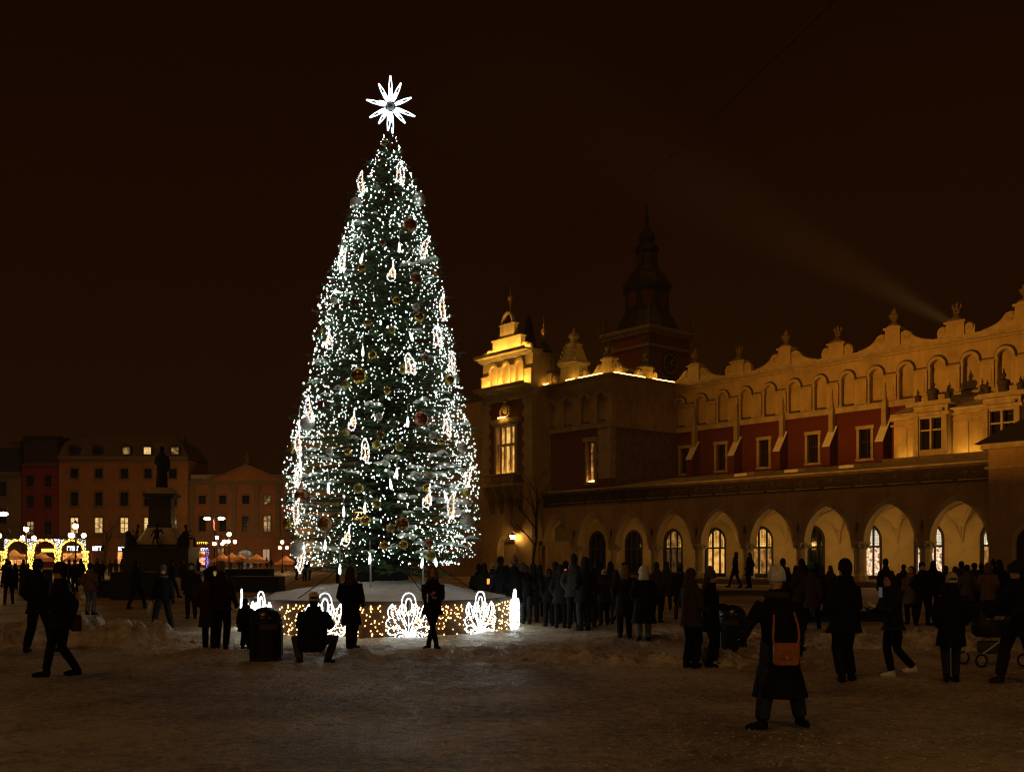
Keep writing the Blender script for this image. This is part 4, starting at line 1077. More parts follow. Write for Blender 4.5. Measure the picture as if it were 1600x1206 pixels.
# --- floodlights on a mast among the lamps wash the long wall
def flood(name, loc, aim, power, size, blend, col=(1.0, .60, .16), rad=.25):
    d = bpy.data.lights.new(name, 'SPOT'); d.energy = power; d.spot_size = R(size); d.spot_blend = blend; d.color = col; d.shadow_soft_size = rad
    o = bpy.data.objects.new(name, d); COL.objects.link(o); o.location = loc
    o.rotation_euler = (Vector(aim) - Vector(loc)).to_track_quat('-Z', 'Y').to_euler(); return o
def hw(x, y, z):
    return HO + Vector((math.cos(TH) * x - math.sin(TH) * y, math.sin(TH) * x + math.cos(TH) * y, z))
flood("wall_floodlight", hw(-14, -34, 3.8), hw(-3, WY, 13.6), 36000, 78, 1.0, (1.0, .37, .035), .05)
# ------------------------------------------------------------------ clock tower behind the hall
tw = empty("clock_tower", (20.3, 150, 0), TH, "dark brick clock tower with tiered baroque helmet rising behind the market hall", "tower")
W_ = 9.2
m = MB(); m.box(-W_, 0, 0, W_, 0, 35.2); m.build("wall", M_brickt, tw)
m = MB(); m.box(-W_ - .35, .35, -.35, W_ + .35, 35.2, 35.8); m.box(-W_ - .6, .6, -.6, W_ + .6, 35.8, 36.3); m.box(-W_ - .2, .2, -.2, W_ + .2, 33.2, 33.6); m.build("cornice", M_stone, tw)
q = MB()
for i in range(24):
    e = .4 if i % 2 else 0
    q = MB(); q.box(-1.2 - e, .12, -.12, 1.2 + e, 20 + i * .62, 20 + i * .62 + .6); q.build("quoin", M_brickdark, tw)
cf = MB(); cf.lathe([(1.9, -.1), (1.9, .12), (1.7, .16), (1.7, .10)], 28); cf.xf(Matrix.Rotation(R(90), 4, 'Y')); cface = cf.build("clock_face", M_frieze, tw, False, (.02, 4.6, 31.0))
m = MB(); m.ring((0, 0, 0), 1.5, .06, 24, 5)
for i in range(12):
    a = R(30 * i); m.box(0, 0, 0, 0, 0, 0); m.tube([(1.15 * math.cos(a), 1.15 * math.sin(a), 0), (1.42 * math.cos(a), 1.42 * math.sin(a), 0)], .06, 4)
m.tube([(0, 0, 0), (-.75, .45, 0)], .09, 4); m.tube([(0, 0, 0), (.3, 1.2, 0)], .07, 4)
m.xf(Matrix.Translation((.2, 0, 0)) @ Matrix.Rotation(R(90), 4, 'Y')); m.build("hands_and_numerals", M_gold, cface)
m = MB(); m.box(.02, .25, 2.2, 3.5, 26.3, 28.6); m.box(.02, .3, 2.0, 3.7, 28.6, 28.9); wv = m.build("window", M_stone, tw)
m = MB(); m.box(.26, .28, 2.45, 3.25, 26.5, 28.4); m.build("pane", M_glass, wv)
hel = MB(); c = (-W_ / 2, W_ / 2, 0)
hel.lathe([(5.2, 36.3), (5.0, 36.8), (4.2, 38.4), (3.9, 38.7), (3.7, 39.2), (3.6, 39.6), (3.5, 42.8), (4.0, 43.1), (4.0, 43.5), (3.4, 44.2), (3.2, 44.6), (2.9, 45.3), (2.0, 46.0), (1.8, 46.4), (1.7, 46.8), (1.65, 48.8), (2.0, 49.1), (1.9, 49.5), (1.3, 50.0), (1.0, 50.3), (1.35, 51.0), (1.2, 51.7), (.5, 52.3), (.28, 52.8)], 8, c, .5)
hb = hel.build("helmet", M_copper, tw)
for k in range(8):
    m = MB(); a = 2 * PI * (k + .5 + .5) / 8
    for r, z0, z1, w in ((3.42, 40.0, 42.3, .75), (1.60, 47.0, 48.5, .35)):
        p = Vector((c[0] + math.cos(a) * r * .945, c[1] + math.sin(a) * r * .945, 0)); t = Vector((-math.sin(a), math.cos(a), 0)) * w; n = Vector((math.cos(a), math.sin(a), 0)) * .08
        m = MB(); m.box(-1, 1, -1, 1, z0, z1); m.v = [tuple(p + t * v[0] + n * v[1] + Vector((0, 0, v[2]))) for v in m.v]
        m.build("lantern_opening", mat("red_lit_colour", (.16, .04, .03), rough=.8, var=.2), hb)  # reddish light on the openings is put into the base colour
m = MB(); m.tube([(c[0], c[1], 52.5), (c[0], c[1], 57.0)], [.3, .05], 6); m.ball((c[0], c[1], 53.9), .42, 1); m.ball((c[0], c[1], 55.2), .25, 1); m.box(c[0] - .5, c[0] + .5, c[1] - .05, c[1] + .05, 55.9, 56.05); m.build("spike", M_copper, tw)
for i in range(4):
    m = MB(); m.lathe([(.6, 36.3), (.4, 36.8), (.25, 37.6), (.4, 38.1), (.2, 38.6), (.06, 39.6)], 8, ((0 if i % 2 else -W_), (0 if i < 2 else W_), 0))
    m.build("corner_finial", M_brickdark, tw, True)

# ------------------------------------------------------------------ town houses across the square (left)
BY = 180.0
def bx(px): return (px - 800) * BY / F
def bz(py): return hz(py, BY)
L_win = lit_pane("lit_window", (.80, .48, .16), (1.0, .75, .35), 1.1, 1.5, .4)
L_win2 = lit_pane("lit_window_dim", (.20, .10, .03), (.7, .5, .2), .7, 1.2, .1)
def house(name, label, pl, pr_, py_top, col, cols, rows, roof, lit=(), wpx=12, shop=True, trim=None, glaz=4):
    """rows: (py_top, py_bottom) of the windows; cols: px of their centres"""
    x0, x1 = bx(pl), bx(pr_); cx = (x0 + x1) / 2; zt = bz(py_top)
    h = empty(name, (cx, BY, 0), 0, label, "building", "town houses across the square")
    mw = mat(name + "_" + label.split()[0] + "_render", col, rough=.9, var=.2, scale=.25, bump=.15, bscale=3)
    mt = mat("house_trim_" + (trim and "b" or "a"), trim or (.27, .19, .11), rough=.85, var=.15)
    hw_ = wpx * BY / F / 2
    holes = [(bx(c) - cx - hw_, bx(c) - cx + hw_, bz(b), bz(a)) for a, b in rows for c in cols]
    m = MB(); holed_wall(m, x0 - cx, x1 - cx, 0, zt, 0, .35, holes); m.build("wall", mw, h)
    m = MB(); m.box(x0 - cx + .02, x1 - cx - .02, .4, 12, 0, zt); m.build("building_body", mw, h)
    m = MB(); m.box(x0 - cx, x1 - cx, -.35, .3, zt, zt + .35); m.box(x0 - cx, x1 - cx, -.2, .3, zt - .3, zt - .004); m.build("cornice", mt, h)
    m = MB(); m.box(x0 - cx, x1 - cx, -.12, .1, bz(840), bz(840) + .3); m.build("string_course", mt, h)
    k = 0
    for (a, b) in rows:
        for c in cols:
            l, r_, lo, hi = bx(c) - cx - hw_, bx(c) - cx + hw_, bz(b), bz(a)
            f = MB(); f.box(l - .22, l - .01, -.09, .1, lo - .1, hi + .2); f.box(r_ + .01, r_ + .22, -.09, .1, lo - .1, hi + .2); f.box(l - .3, r_ + .3, -.14, .1, hi + .201, hi + .42); f.box(l - .3, r_ + .3, -.16, .1, lo - .32, lo - .101)
            w = f.build("window", mt, h)
            s_ = MB(); s_.box((l + r_) / 2 - .05, (l + r_) / 2 + .05, .18, .24, lo, hi); 
            for j in range(1, 3 if glaz == 4 else 2): z = lo + (hi - lo) * j / (3 if glaz == 4 else 2); s_.box(l, r_, .185, .235, z - .04, z + .04)
            s_.build("sash", M_wood, w)
            p = MB(); p.box(l, r_, .28, .30, lo, hi); p.build("pane", lit[k] if k < len(lit) and lit[k] else M_glass, w)
            k += 1
    return h, x0 - cx, x1 - cx, zt
D_ = None
h, a, b, zt = house("town_house", "grey-green house at the far left edge behind the lit arches", -70, 33, 742, (.26, .21, .11), [-48, -20, 4], [(753, 775), (795, 818)], 0)
m = MB(); m.prism([(a, zt + .35), (b, zt + .35), (b - .3, bz(700)), (a, bz(700))], -.1, 11); m.build("roof", M_copper, h)
m = MB(); m.box(b - 2.6, b - .6, 1, 3, zt, bz(690)); m.box(b - 2.8, b - .4, .8, 3.2, bz(690), bz(690) + .3); m.build("chimney", M_brickdark, h)
m = MB(); m.box(a, b, -.45, .3, zt + .351, zt + .45); m.build("snow_ledge", M_roofsnow, h)
h, a, b, zt = house("town_house", "narrow dark red house beside the grey-green one, with dark attic", 35, 91, 727, (.32, .035, .022), [47, 75], [(743, 760), (774, 793), (815, 834)], 0, [None] * 4 + [L_win2, None], 11, trim=(.22, .07, .05))
m = MB(); m.box(a + .2, b - .2, .1, 11, zt + .35, bz(685)); m.build("attic", M_frieze, h)
m = MB(); m.box(a, b, -.1, 11, bz(685), bz(685) + .5); m.build("roof", M_copper, h)
for c in (47, 75):
    m = MB(); arch_band(m, bx(c) - (bx(35) + bx(91)) / 2, .7, bz(806), .5, .2, -.15, .1, 6, False); m.build("window_hood", MATS["house_trim_b"], h)
cols = [116, 154, 194, 231, 270]
h, a, b, zt = house("town_house", "wide cream house with mansard roof and a lit row of windows, behind the monument", 92, 294, 718, (.48, .24, .085), cols, [(732, 747), (769, 790), (809, 832)], 0, [None] * 10 + [L_win, L_win, L_win, L_win, L_win2], 12)
m = MB(); m.loft([[(a - .2, -.3, zt + .35), (b + .2, -.3, zt + .35), (b + .2, 12, zt + .35), (a - .2, 12, zt + .35)], [(a + .6, 1.0, bz(690)), (b - 1.6, 1.0, bz(690)), (b - 1.6, 11, bz(690)), (a + .6, 11, bz(690))], [(a + 1.5, 3.5, bz(679)), (b - 3.5, 3.5, bz(679)), (b - 3.5, 9, bz(679)), (a + 1.5, 9, bz(679))]])
rf = m.build("roof", mat("snowy_mansard", (.15, .11, .08), rough=.85, var=.3, scale=.8), h)
for i, c in enumerate((116, 152, 198, 231, 274)):
    x = bx(c) - (bx(92) + bx(294)) / 2
    m = MB(); m.prism([(x - .95, bz(711)), (x - .95, bz(700))] + arch(.95, bz(700), .6, 6, x, False)[1:-1] + [(x + .95, bz(700)), (x + .95, bz(711))], -.2, 2.5); d = m.build("dormer", M_frieze, rf)
    m = MB(); m.box(x - .6, x + .6, -.26, -.22, bz(709.5), bz(699)); m.build("pane", (M_glass, M_glass, L_win2, L_win, L_win2)[i], rf)
for c in (106, 268):
    x = bx(c) - (bx(92) + bx(294)) / 2; m = MB(); m.box(x - .9, x + .9, 4, 5.5, bz(690), bz(676)); m.build("chimney", M_brickdark, rf)
m = MB(); m.box(a, b, -.4, .25, zt + .352, zt + .45); m.build("snow_ledge", M_roofsnow, h)
h, a, b, zt = house("palace", "low cream palace with a wide pediment and arched gateway, left of the tree", 296, 470, 754, (.44, .19, .08), [316, 348, 384, 417, 452], [(774, 787), (806, 830)], 0, [None] * 3 + [L_win2, None, None, None, None, L_win2], 11)
cxp = (bx(296) + bx(470)) / 2
m = MB(); m.prism([(bx(328) - cxp, zt + .35), (bx(444) - cxp, zt + .35), (bx(386) - cxp, bz(727))], -.3, 4); m.build("pediment", MATS["palace_low_render"], h)
m = MB(); m.prism([(bx(325) - cxp, zt + .36), (bx(330) - cxp, zt + .36), (bx(386) - cxp, bz(729)), (bx(442) - cxp, zt + .36), (bx(447) - cxp, zt + .36), (bx(386) - cxp, bz(725))], -.55, -.25); m.build("raking_cornice", MATS["house_trim_a"], h)
m = MB(); m.box(a, b, .5, 11, zt + .3, bz(741)); m.build("roof", M_roofsnow, h)
m = MB(); m.lathe([(.9, 0), (.7, .5), (.4, .9), (.6, 1.5), (.3, 2.2), (.1, 2.6)], 8, (bx(386) - cxp, .5, bz(727) + .1)); m.build("roof_finial", M_brickdark, h, True)
for px in (300, 332, 366, 401, 434): 
    x = bx(px) - cxp; m = MB(); m.box(x - .45, x + .45, -.2, .05, bz(840), bz(765)); m.box(x - .7, x + .7, -.32, .05, bz(765), bz(758)); m.build("pilaster", MATS["house_trim_a"], h)
m = MB(); arch_band(m, bx(383) - cxp, 1.55, bz(872), 1.55, .35, -.2, .1, 8, False, 1.5); g_ = m.build("gateway", MATS["house_trim_a"], h)
m = MB(); m.prism([(bx(383) - cxp - 1.5, .0)] + arch(1.5, bz(872), 1.5, 8, bx(383) - cxp, False) + [(bx(383) - cxp + 1.5, 0)], -.06, -.03); m.build("pane", lit_pane("lit_gate", (.06, .05, .04), (.5, .42, .3), .6, .8, .1), g_)
h, a, b, zt = house("town_house", "plain town house hidden behind the Christmas tree", 470, 730, 735, (.24, .15, .08), [495, 530, 565, 600, 635, 670, 705], [(750, 768), (790, 815)], 0)
m = MB(); m.prism([(a, zt + .35), (b, zt + .35), (b - 2, bz(705)), (a + 2, bz(705))], 0, 11); m.build("roof", M_roofsnow, h)

# ground floor shop fronts: lit windows and lit signs
def shopfront(pl, pr_, py0, py1, m_, label, cat="shop window", Y=BY - .55):
    x0, x1 = (pl - 800) * Y / F, (pr_ - 800) * Y / F; z0, z1 = hz(py1, Y), hz(py0, Y); cx = (x0 + x1) / 2
    e = empty("shop_front" if cat == "shop window" else "lit_sign", (cx, Y, z0), 0, label, cat)
    m = MB(); m.box(x0 - cx, x1 - cx, -.04, .0, 0, z1 - z0); m.build("pane" if cat == "shop window" else "face", m_, e)
    f = MB(); t = .09
    f.box(x0 - cx - t, x1 - cx + t, -.06, .3, z1 - z0, z1 - z0 + t); f.box(x0 - cx - t, x1 - cx + t, -.06, .3, -t, 0); f.box(x0 - cx - t, x0 - cx, -.06, .3, 0, z1 - z0); f.box(x1 - cx, x1 - cx + t, -.06, .3, 0, z1 - z0)
    if cat == "shop window":
        n = max(2, int((x1 - x0) / 1.1))
        for i in range(1, n): x = x0 - cx + (x1 - x0) * i / n; f.box(x - .04, x + .04, -.08, .02, 0, z1 - z0)
    f.build("frame", M_iron, e); return e
S_white = glow("white_sign", (.9, .95, 1.0), 3.2); S_green = glow("green_sign", (.62, .85, .08), 2.2); S_yel = glow("yellow_sign", (1.0, .70, .08), 2.2)
S_orange = lit_pane("orange_shop", (.8, .28, .06), (1.0, .6, .2), 1.4, 1.2, .2)
def sign(pl, pr_, py0, py1, m_, label, Y=BY - 1.0):
    """lit lettering too far off to read: separate bright strokes on a dark board"""
    x0, x1 = (pl - 800) * Y / F, (pr_ - 800) * Y / F; z0, z1 = hz(py1, Y), hz(py0, Y); cx = (x0 + x1) / 2; hh = z1 - z0
    e = empty("lit_sign", (cx, Y, z0), 0, label, "sign")
    m = MB(); m.box(x0 - cx - .1, x1 - cx + .1, 0, .1, -.08, hh + .08); m.build("board", M_iron, e)
    m = MB(); x = x0 - cx
    while x < x1 - cx - .25:
        w = random.uniform(.22, .42); k = random.choice((0, 1, 2))
        m.box(x, x + .10, -.05, 0, 0, hh)
        if k < 2: m.box(x + .10, x + w, -.049, -.001, hh * .8, hh * .99)
        if k > 0: m.box(x + .10, x + w, -.048, -.002, hh * .01, hh * .2)
        if k == 1: m.box(x + w - .08, x + w, -.047, -.003, hh * .2, hh * .8)
        x += w + .10
    m.build("lettering", m_, e); return e
sign(145, 161, 853, 860, S_white, "white lit shop sign just right of the lit arches")
sign(185, 201, 854, 860, S_white, "white lit shop sign nearer the monument's left side")
sign(308, 326, 846.5, 849.5, S_yel, "thin yellow lit sign on the palace wall")
sign(314, 324, 856, 860, S_white, "small white sign below the yellow one")
sign(105, 124, 853, 860, S_white, "white lit sign seen through the right lit arch")
e = shopfront(65, 86, 857, 862, S_green, "oval green-yellow lit sign seen through the middle arch", "sign")
shopfront(184, 200, 862, 880, S_orange, "orange lit shop window left of the monument")
shopfront(300, 322, 861, 882, S_orange, "orange lit shop window right of the monument base")
shopfront(411, 421, 858, 876, lit_pane("pale_door", (.5, .3, .16), (.6, .4, .22), .8, .6, .7), "pale lit doorway at the right of the parasols")
shopfront(340, 350, 856, 866, L_win2, "small barred lit window above the parasols")
shopfront(95, 140, 864, 880, S_orange, "warm lit shop window behind the right lit arch")
shopfront(15, 60, 866, 882, S_orange, "warm lit shop window at the far left behind the parasol")

# ------------------------------------------------------------------ street lamps
post = MB(); post.lathe([(.24, 0), (.24, .3), (.13, .45), (.10, 1.0), (.075, 1.1), (.06, 3.6), (.10, 3.65), (.05, 3.8), (.05, 4.35), (.14, 4.42), (.10, 4.5)], 10); post_me = post.mesh("post", True)
arm = MB(); arm.tube([(x, 0, 3.55 + z) for x, z in bez((0, 0), (.25, -.1), (.6, -.1), (.72, .12), 7)], .03, 5); arm_me = arm.mesh("arm")
gl = MB(); gl.lathe([(.08, .06), (.16, .12), (.19, .26), (.16, .39), (.06, .46)], 10); gl_me = gl.mesh("globe", True)
hat = MB(); hat.lathe([(.24, .40), (.26, .44), (.10, .56), (.03, .68)], 8); hat_me = hat.mesh("lamp_cap")
def candelabra(px, py, Y, label, ph=0):
    p = at(px, py, Y) if px < 5000 else Vector((9.2 if px < 14250 else -10.5, Y, 4.9)); s_ = (p.z - .1) / 4.72
    e = empty("street_lamp", (p.x, Y, 0), ph, label, "street lamp", "globe street lamps"); e.scale = (s_, s_, s_)
    link("post", post_me, M_iron, e)
    o = link("globe", gl_me, M_globe, e, (0, 0, 4.48)); o.scale = (1.25,) * 3; link("lamp_cap", hat_me, M_iron, o)
    for k in range(3):
        a = R(120 * k + 10); b = link("arm", arm_me, M_iron, e, (0, 0, 0), a)
        link("globe", gl_me, M_globe, b, (.72, 0, 3.65))
candelabra(41, 826, 98, "globe street lamp in front of the left lit arch", .3)
candelabra(118, 821, 92, "globe street lamp in front of the right lit arch", .1)
candelabra(358, 834, 108, "globe street lamp in front of the parasols, right of the monument", .5)
candelabra(339, 839, 128, "smaller globe street lamp left of the parasols", .2)
candelabra(441, 846, 118, "globe street lamp at the left edge of the Christmas tree", 0)
candelabra(-14, 822, 95, "globe street lamp at the left border of the picture", .2)
candelabra(14200, 0, .6, "globe street lamp beside the viewer, just outside the right of the picture", .4)
candelabra(14300, 0, -2.5, "added globe street lamp, unseen left of the viewer, lighting the ground low", .9)  # added lamp out of view, rakes the snow so its bumps show
candelabra(219, 858, 150, "distant street lamp just left of the monument", .8)
def twin(px, py, Y, label, half):
    p = at(px, py, Y); e = empty("street_lamp", (p.x, Y, 0), 0, label, "street lamp", "twin-armed street lamps")
    m = MB(); m.tube([(0, 0, 0), (0, 0, p.z + .3)], [.12, .06], 8); m.build("post", M_iron, e)
    for s_ in (-1, 1):
        m = MB(); m.tube([(s_ * half * t, 0, p.z + .3 + .1 * math.sin(PI * t) - .25 * t) for t in (0, .3, .6, 1)], .04, 5); a_ = m.build("arm", M_iron, e)
        m = MB(); m.ball((s_ * half, 0, p.z), .42, 2, (1.3, 1, .6)); m.build("globe", M_globe, a_, True)
    g_ = [(random.uniform(-.1, .1), -.1, p.z - .3 - .12 * i) for i in range(14)]
    tag(link("red_lights", bulbs_mesh("red_lights", g_, .06), glow("red_led", (1, .12, .05), 3), e), kind="stuff")
twin(335, 810, 165, "tall twin-armed street lamp in front of the palace", 1.15)
twin(-3, 803, 120, "tall twin-armed street lamp at the left border", .62)

# ------------------------------------------------------------------ illuminated arches of the winter fair
AY = 112.0
def ax(px): return (px - 800) * AY / F
arc = empty("light_arches", (ax(70), AY, 0), 0, "row of round arches covered in yellow fairy lights at the left", "light arches")
ccols = [8, 50, 92, 135]; topz = hz(842, AY); sprz = hz(861, AY); cxa = ax(70)
M_ply = mat("arch_board", (.30, .22, .10), rough=.8, var=.2)
for i, c in enumerate(ccols):
    x = ax(c) - cxa
    m = MB(); m.box(x - .34, x + .34, -.25, .25, 0, sprz); m.box(x - .44, x + .44, -.32, .32, sprz - .18, sprz); col = m.build("column", M_ply, arc)
    L = [(x + random.uniform(-.34, .34), -.28, random.uniform(.05, sprz - .2)) for _ in range(150)] + [(x + random.uniform(-.44, .44), -.35, sprz - random.uniform(.0, .18)) for _ in range(40)]
    tag(link("fairy_lights", bulbs_mesh("fairy_lights", L, .042, 1.0), M_fair, col), kind="stuff")
for i, (c0, c1) in enumerate(zip(ccols[:-1], ccols[1:])):
    x0, x1 = ax(c0) - cxa, ax(c1) - cxa; cx_ = (x0 + x1) / 2; hwid = (x1 - x0) / 2; ri = hwid - .34
    m = MB(); m.prism([(x0, sprz)] + arch(ri, sprz, topz - sprz - .25, 10, cx_, False) + [(x1, sprz), (x1, topz), (x0, topz)], -.15, .15); s_ = m.build("spandrel", M_ply, arc)
    L = []; Lw = []
    for t in range(130):
        a = PI * random.random(); rr = ri + random.uniform(.02, .26)
        L.append((cx_ - rr * math.cos(a), -.2, sprz + (topz - sprz - .25 + rr - ri) * math.sin(a)))
    for t in range(260):
        xq = random.uniform(x0, x1); zq = random.uniform(sprz, topz); dx = (xq - cx_) / (ri + .28)
        if abs(dx) > 1 or zq > sprz + (topz - sprz + .03) * math.sqrt(max(0, 1 - dx * dx)): Lw.append((xq, -.18, zq))
    tag(link("fairy_lights", bulbs_mesh("fairy_lights", L, .045, 1.0), M_fair, s_), kind="stuff")
    if Lw: tag(link("white_lights", bulbs_mesh("white_lights", Lw, .045, 1.0), M_fairw, s_), kind="stuff")
# a lit garland post at the left border
L = [(random.uniform(-.4, .4), -.2, random.uniform(3.4, 7.2)) for _ in range(120)]
e = empty("light_garland", (ax(-2), AY - 4, 0), 0, "bluish white light garland on a post at the left border", "light garland")
m = MB(); m.tube([(0, 0, 0), (0, 0, 7.3)], .10, 6); m.build("post", M_iron, e); tag(link("white_lights", bulbs_mesh("white_lights", L, .05, 1), glow("blue_white_led", (.6, .7, 1), 5), e), kind="stuff")

# ------------------------------------------------------------------ parasols of the cafes
M_canvas = mat("beige_canvas", (.60, .36, .20), rough=.8, var=.12, scale=1)
_nt = M_canvas.node_tree; _t = _nt.nodes.new("ShaderNodeBsdfTranslucent"); _t.inputs[0].default_value = (.62, .36, .18, 1); _mx = _nt.nodes.new("ShaderNodeMixShader"); _mx.inputs[0].default_value = .55
_o = [n for n in _nt.nodes if n.type == 'OUTPUT_MATERIAL'][0]
_nt.links.new(_nt.nodes["Principled BSDF"].outputs[0], _mx.inputs[1]); _nt.links.new(_t.outputs[0], _mx.inputs[2]); _nt.links.new(_mx.outputs[0], _o.inputs[0])
def parasol(px, py, Y, w, label):
    p = at(px, py, Y); e = empty("parasol", (p.x, Y, 0), 0, label, "parasol", "cafe parasols")
    m = MB(); m.tube([(0, 0, 0), (0, 0, p.z - .1)], .05, 6); m.build("pole", M_iron, e)
    z0 = p.z - w * .32
    m = MB(); m.loft([[(math.cos(PI / 4 * k) * r, math.sin(PI / 4 * k) * r, z) for k in range(8)] for r, z in ((w / 2, z0 - .22), (w / 2 * 1.01, z0), (w * .28, z0 + w * .12), (.06, p.z))], cap=False); m.build("canopy", M_canvas, e)
    m = MB(); m.lathe([(.16, .0), (.15, .12), (.1, .25), (.02, .3)], 8, (.1, .1, z0 - .05)); m.build("added_canopy_lamp", glow("canopy_lamp_glow", (1, .50, .18), 40), e, True)  # lamp added under the canopy to make the canvas glow
parasol(347, 864, 150, 3.4, "beige cafe parasol at the left of the row by the street lamp")
parasol(376, 864, 155, 3.6, "beige cafe parasol in the middle of the row")
parasol(401, 865, 150, 3.6, "beige cafe parasol at the right of the row, below the doorway")
parasol(362, 863, 160, 3.2, "beige cafe parasol just behind the street lamp post")
parasol(22, 858, 125, 3.3, "orange-lit parasol seen inside the left lit arch")
parasol(66, 862, 135, 3.3, "orange-lit parasol seen inside the middle lit arch")
parasol(115, 864, 135, 3.0, "orange-lit parasol seen inside the right lit arch")
parasol(307, 858, 150, 3.0, "orange-lit parasol right of the monument base")
parasol(447, 868, 130, 2.8, "parasol with lights at the left edge of the tree")
L = [(random.uniform(-.6, .6), random.uniform(-.3, .3), random.uniform(.3, 3.2)) for _ in range(50)]
e = empty("light_garland", (at(321, 860, 160).x, 160, 0), 0, "blue-violet light garland beside the shop right of the monument", "light garland")
m = MB(); m.tube([(0, 0, 0), (0, 0, 3.3)], .06, 6); m.build("post", M_iron, e); tag(link("blue_lights", bulbs_mesh("blue_lights", L, .06, 1), glow("blue_led", (.25, .2, 1), 4), e), kind="stuff")
# ------------------------------------------------------------------ waste bins
def bin_(px, fy, h, w, label, rz):
    Y = feetY(fy); e = empty("litter_bin", ((px - 800) * Y / F, Y, 0), rz, label, "litter bin", "black domed litter bins")
    r = w / 2
    m = MB(); m.lathe([(r * .96, .02), (r, .06), (r, h * .70), (r * 1.03, h * .72), (r * 1.03, h * .75)], 20); m.build("barrel", M_iron, e, True)
    m = MB(); m.lathe([(r * 1.03, h * .751), (r * .98, h * .83), (r * .80, h * .92), (r * .45, h * .98), (.02, h)], 20); m.build("dome", mat("bin_paint", (.012, .014, .013), rough=.25, var=0, bump=0, spec=.6), e, True)
    m = MB(); m.box(-r * .55, r * .55, -r * 1.06, -r * .8, h * .60, h * .70); m.build("slot", M_frieze, e)
    for k in range(10):
        a = 2 * PI * k / 10; m = MB() if k == 0 else m
        if k == 0: m.box(-.018, .018, -.01, .012, .08, h * .69); rib_m = m.mesh("rib")
        link("rib", rib_m, M_iron, e, (math.cos(a) * r * 1.005, math.sin(a) * r * 1.005, 0), a + PI / 2)
    m = MB(); m.lathe([(r * 1.04, 0), (r * 1.04, .07), (r * .98, .09)], 20); m.build("base", M_iron, e, True)
bin_(416, 1033, .97, .56, "black domed litter bin at the left, in front of the tree platform", .4)
bin_(1145, 1021, .94, .50, "black domed litter bin right of the couple", -.3)
# ------------------------------------------------------------------ dark boxes of the winter fair
M_box = mat("dark_green_board", (.020, .028, .022), rough=.6, var=.25, scale=2)
def crate(pl, pr_, py, fy, depth, label):
    Y = feetY(fy); x0, x1 = (pl - 800) * Y / F, (pr_ - 800) * Y / F; h = hz(py, Y); cx = (x0 + x1) / 2; w = x1 - x0
    e = empty("planter_box", (cx, Y, 0), 0, label, "planter box", "dark planter boxes on the square")
    n = 5; m = MB(); m.box(-w / 2 + .03, w / 2 - .03, .03, depth - .03, .02, h - .04); m.build("core", M_iron, e)
    for k in range(n):
        z0 = .03 + (h - .06) * k / n; m = MB(); m.box(-w / 2, w / 2, 0, .03, z0, z0 + (h - .06) / n - .012); m.box(-w / 2, -w / 2 + .03, .031, depth, z0, z0 + (h - .06) / n - .012); m.box(w / 2 - .03, w / 2, .031, depth, z0, z0 + (h - .06) / n - .012); m.build("board", M_box, e)
    m = MB(); m.box(-w / 2 - .03, w / 2 + .03, -.03, depth + .03, h - .04, h); m.build("rim", M_box, e)
    X, Y_ = np.meshgrid(np.linspace(-w / 2 + .02, w / 2 - .02, 22), np.linspace(.02, depth - .02, 10))
    link("snow", grid_mesh("snow", X, Y_, h - .01 + .05 * fbm(X * 2, Y_ * 2, 3, pl)), M_roofsnow, e)
crate(172, 232, 894, 937, 1.2, "tall dark green box behind the man in the dark cap, at the left")
crate(148, 173, 907, 934, 1.0, "small dark box beside the tall dark green one")
crate(357, 435, 901, 925, 1.6, "wide dark box just left of the tree platform")
crate(345, 420, 889, 912, 1.6, "farther wide dark box below the parasols")
crate(30, 66, 890, 925, 1.2, "dark box behind the pair at the far left")
# ------------------------------------------------------------------ low stone terrace and kerb before the arcade
t_ = MB(); t_.box(-3.4, 3.4, 0, 4.0, -.1, .28); e = empty("stone_terrace", (10.2, 47.8, 0), 0, "low dark stone terrace in front of the arcade, people walking on it", "terrace")
t_.build("plinth", M_brickdark, e); t_ = MB(); t_.box(-3.5, 3.5, -.12, 4.1, .28, .36); t_.build("paving", M_roofsnow, e)
k_ = MB(); k_.box(-1.25, 1.25, 0, .5, 0, .26); e = empty("stone_bench", (9.45, 28.8, 0), 0, "low black stone bench behind the man in the long dark coat", "bench"); k_.build("seat", M_iron, e)
k_ = MB(); k_.box(-1.3, 1.3, -.05, .55, .262, .31); k_.build("slab", M_iron, e)
# ------------------------------------------------------------------ overhead cable
a, b = at(1318, -12, 34), at(866, 372, 110)
m = MB(); m.tube([a.lerp(b, t) + Vector((0, 0, -1.2 * math.sin(PI * t))) for t in [i / 24 for i in range(25)]], .022, 5)
tag(m.build("overhead_cable", M_iron), "thin dark overhead cable crossing the sky above the hall", "cable")
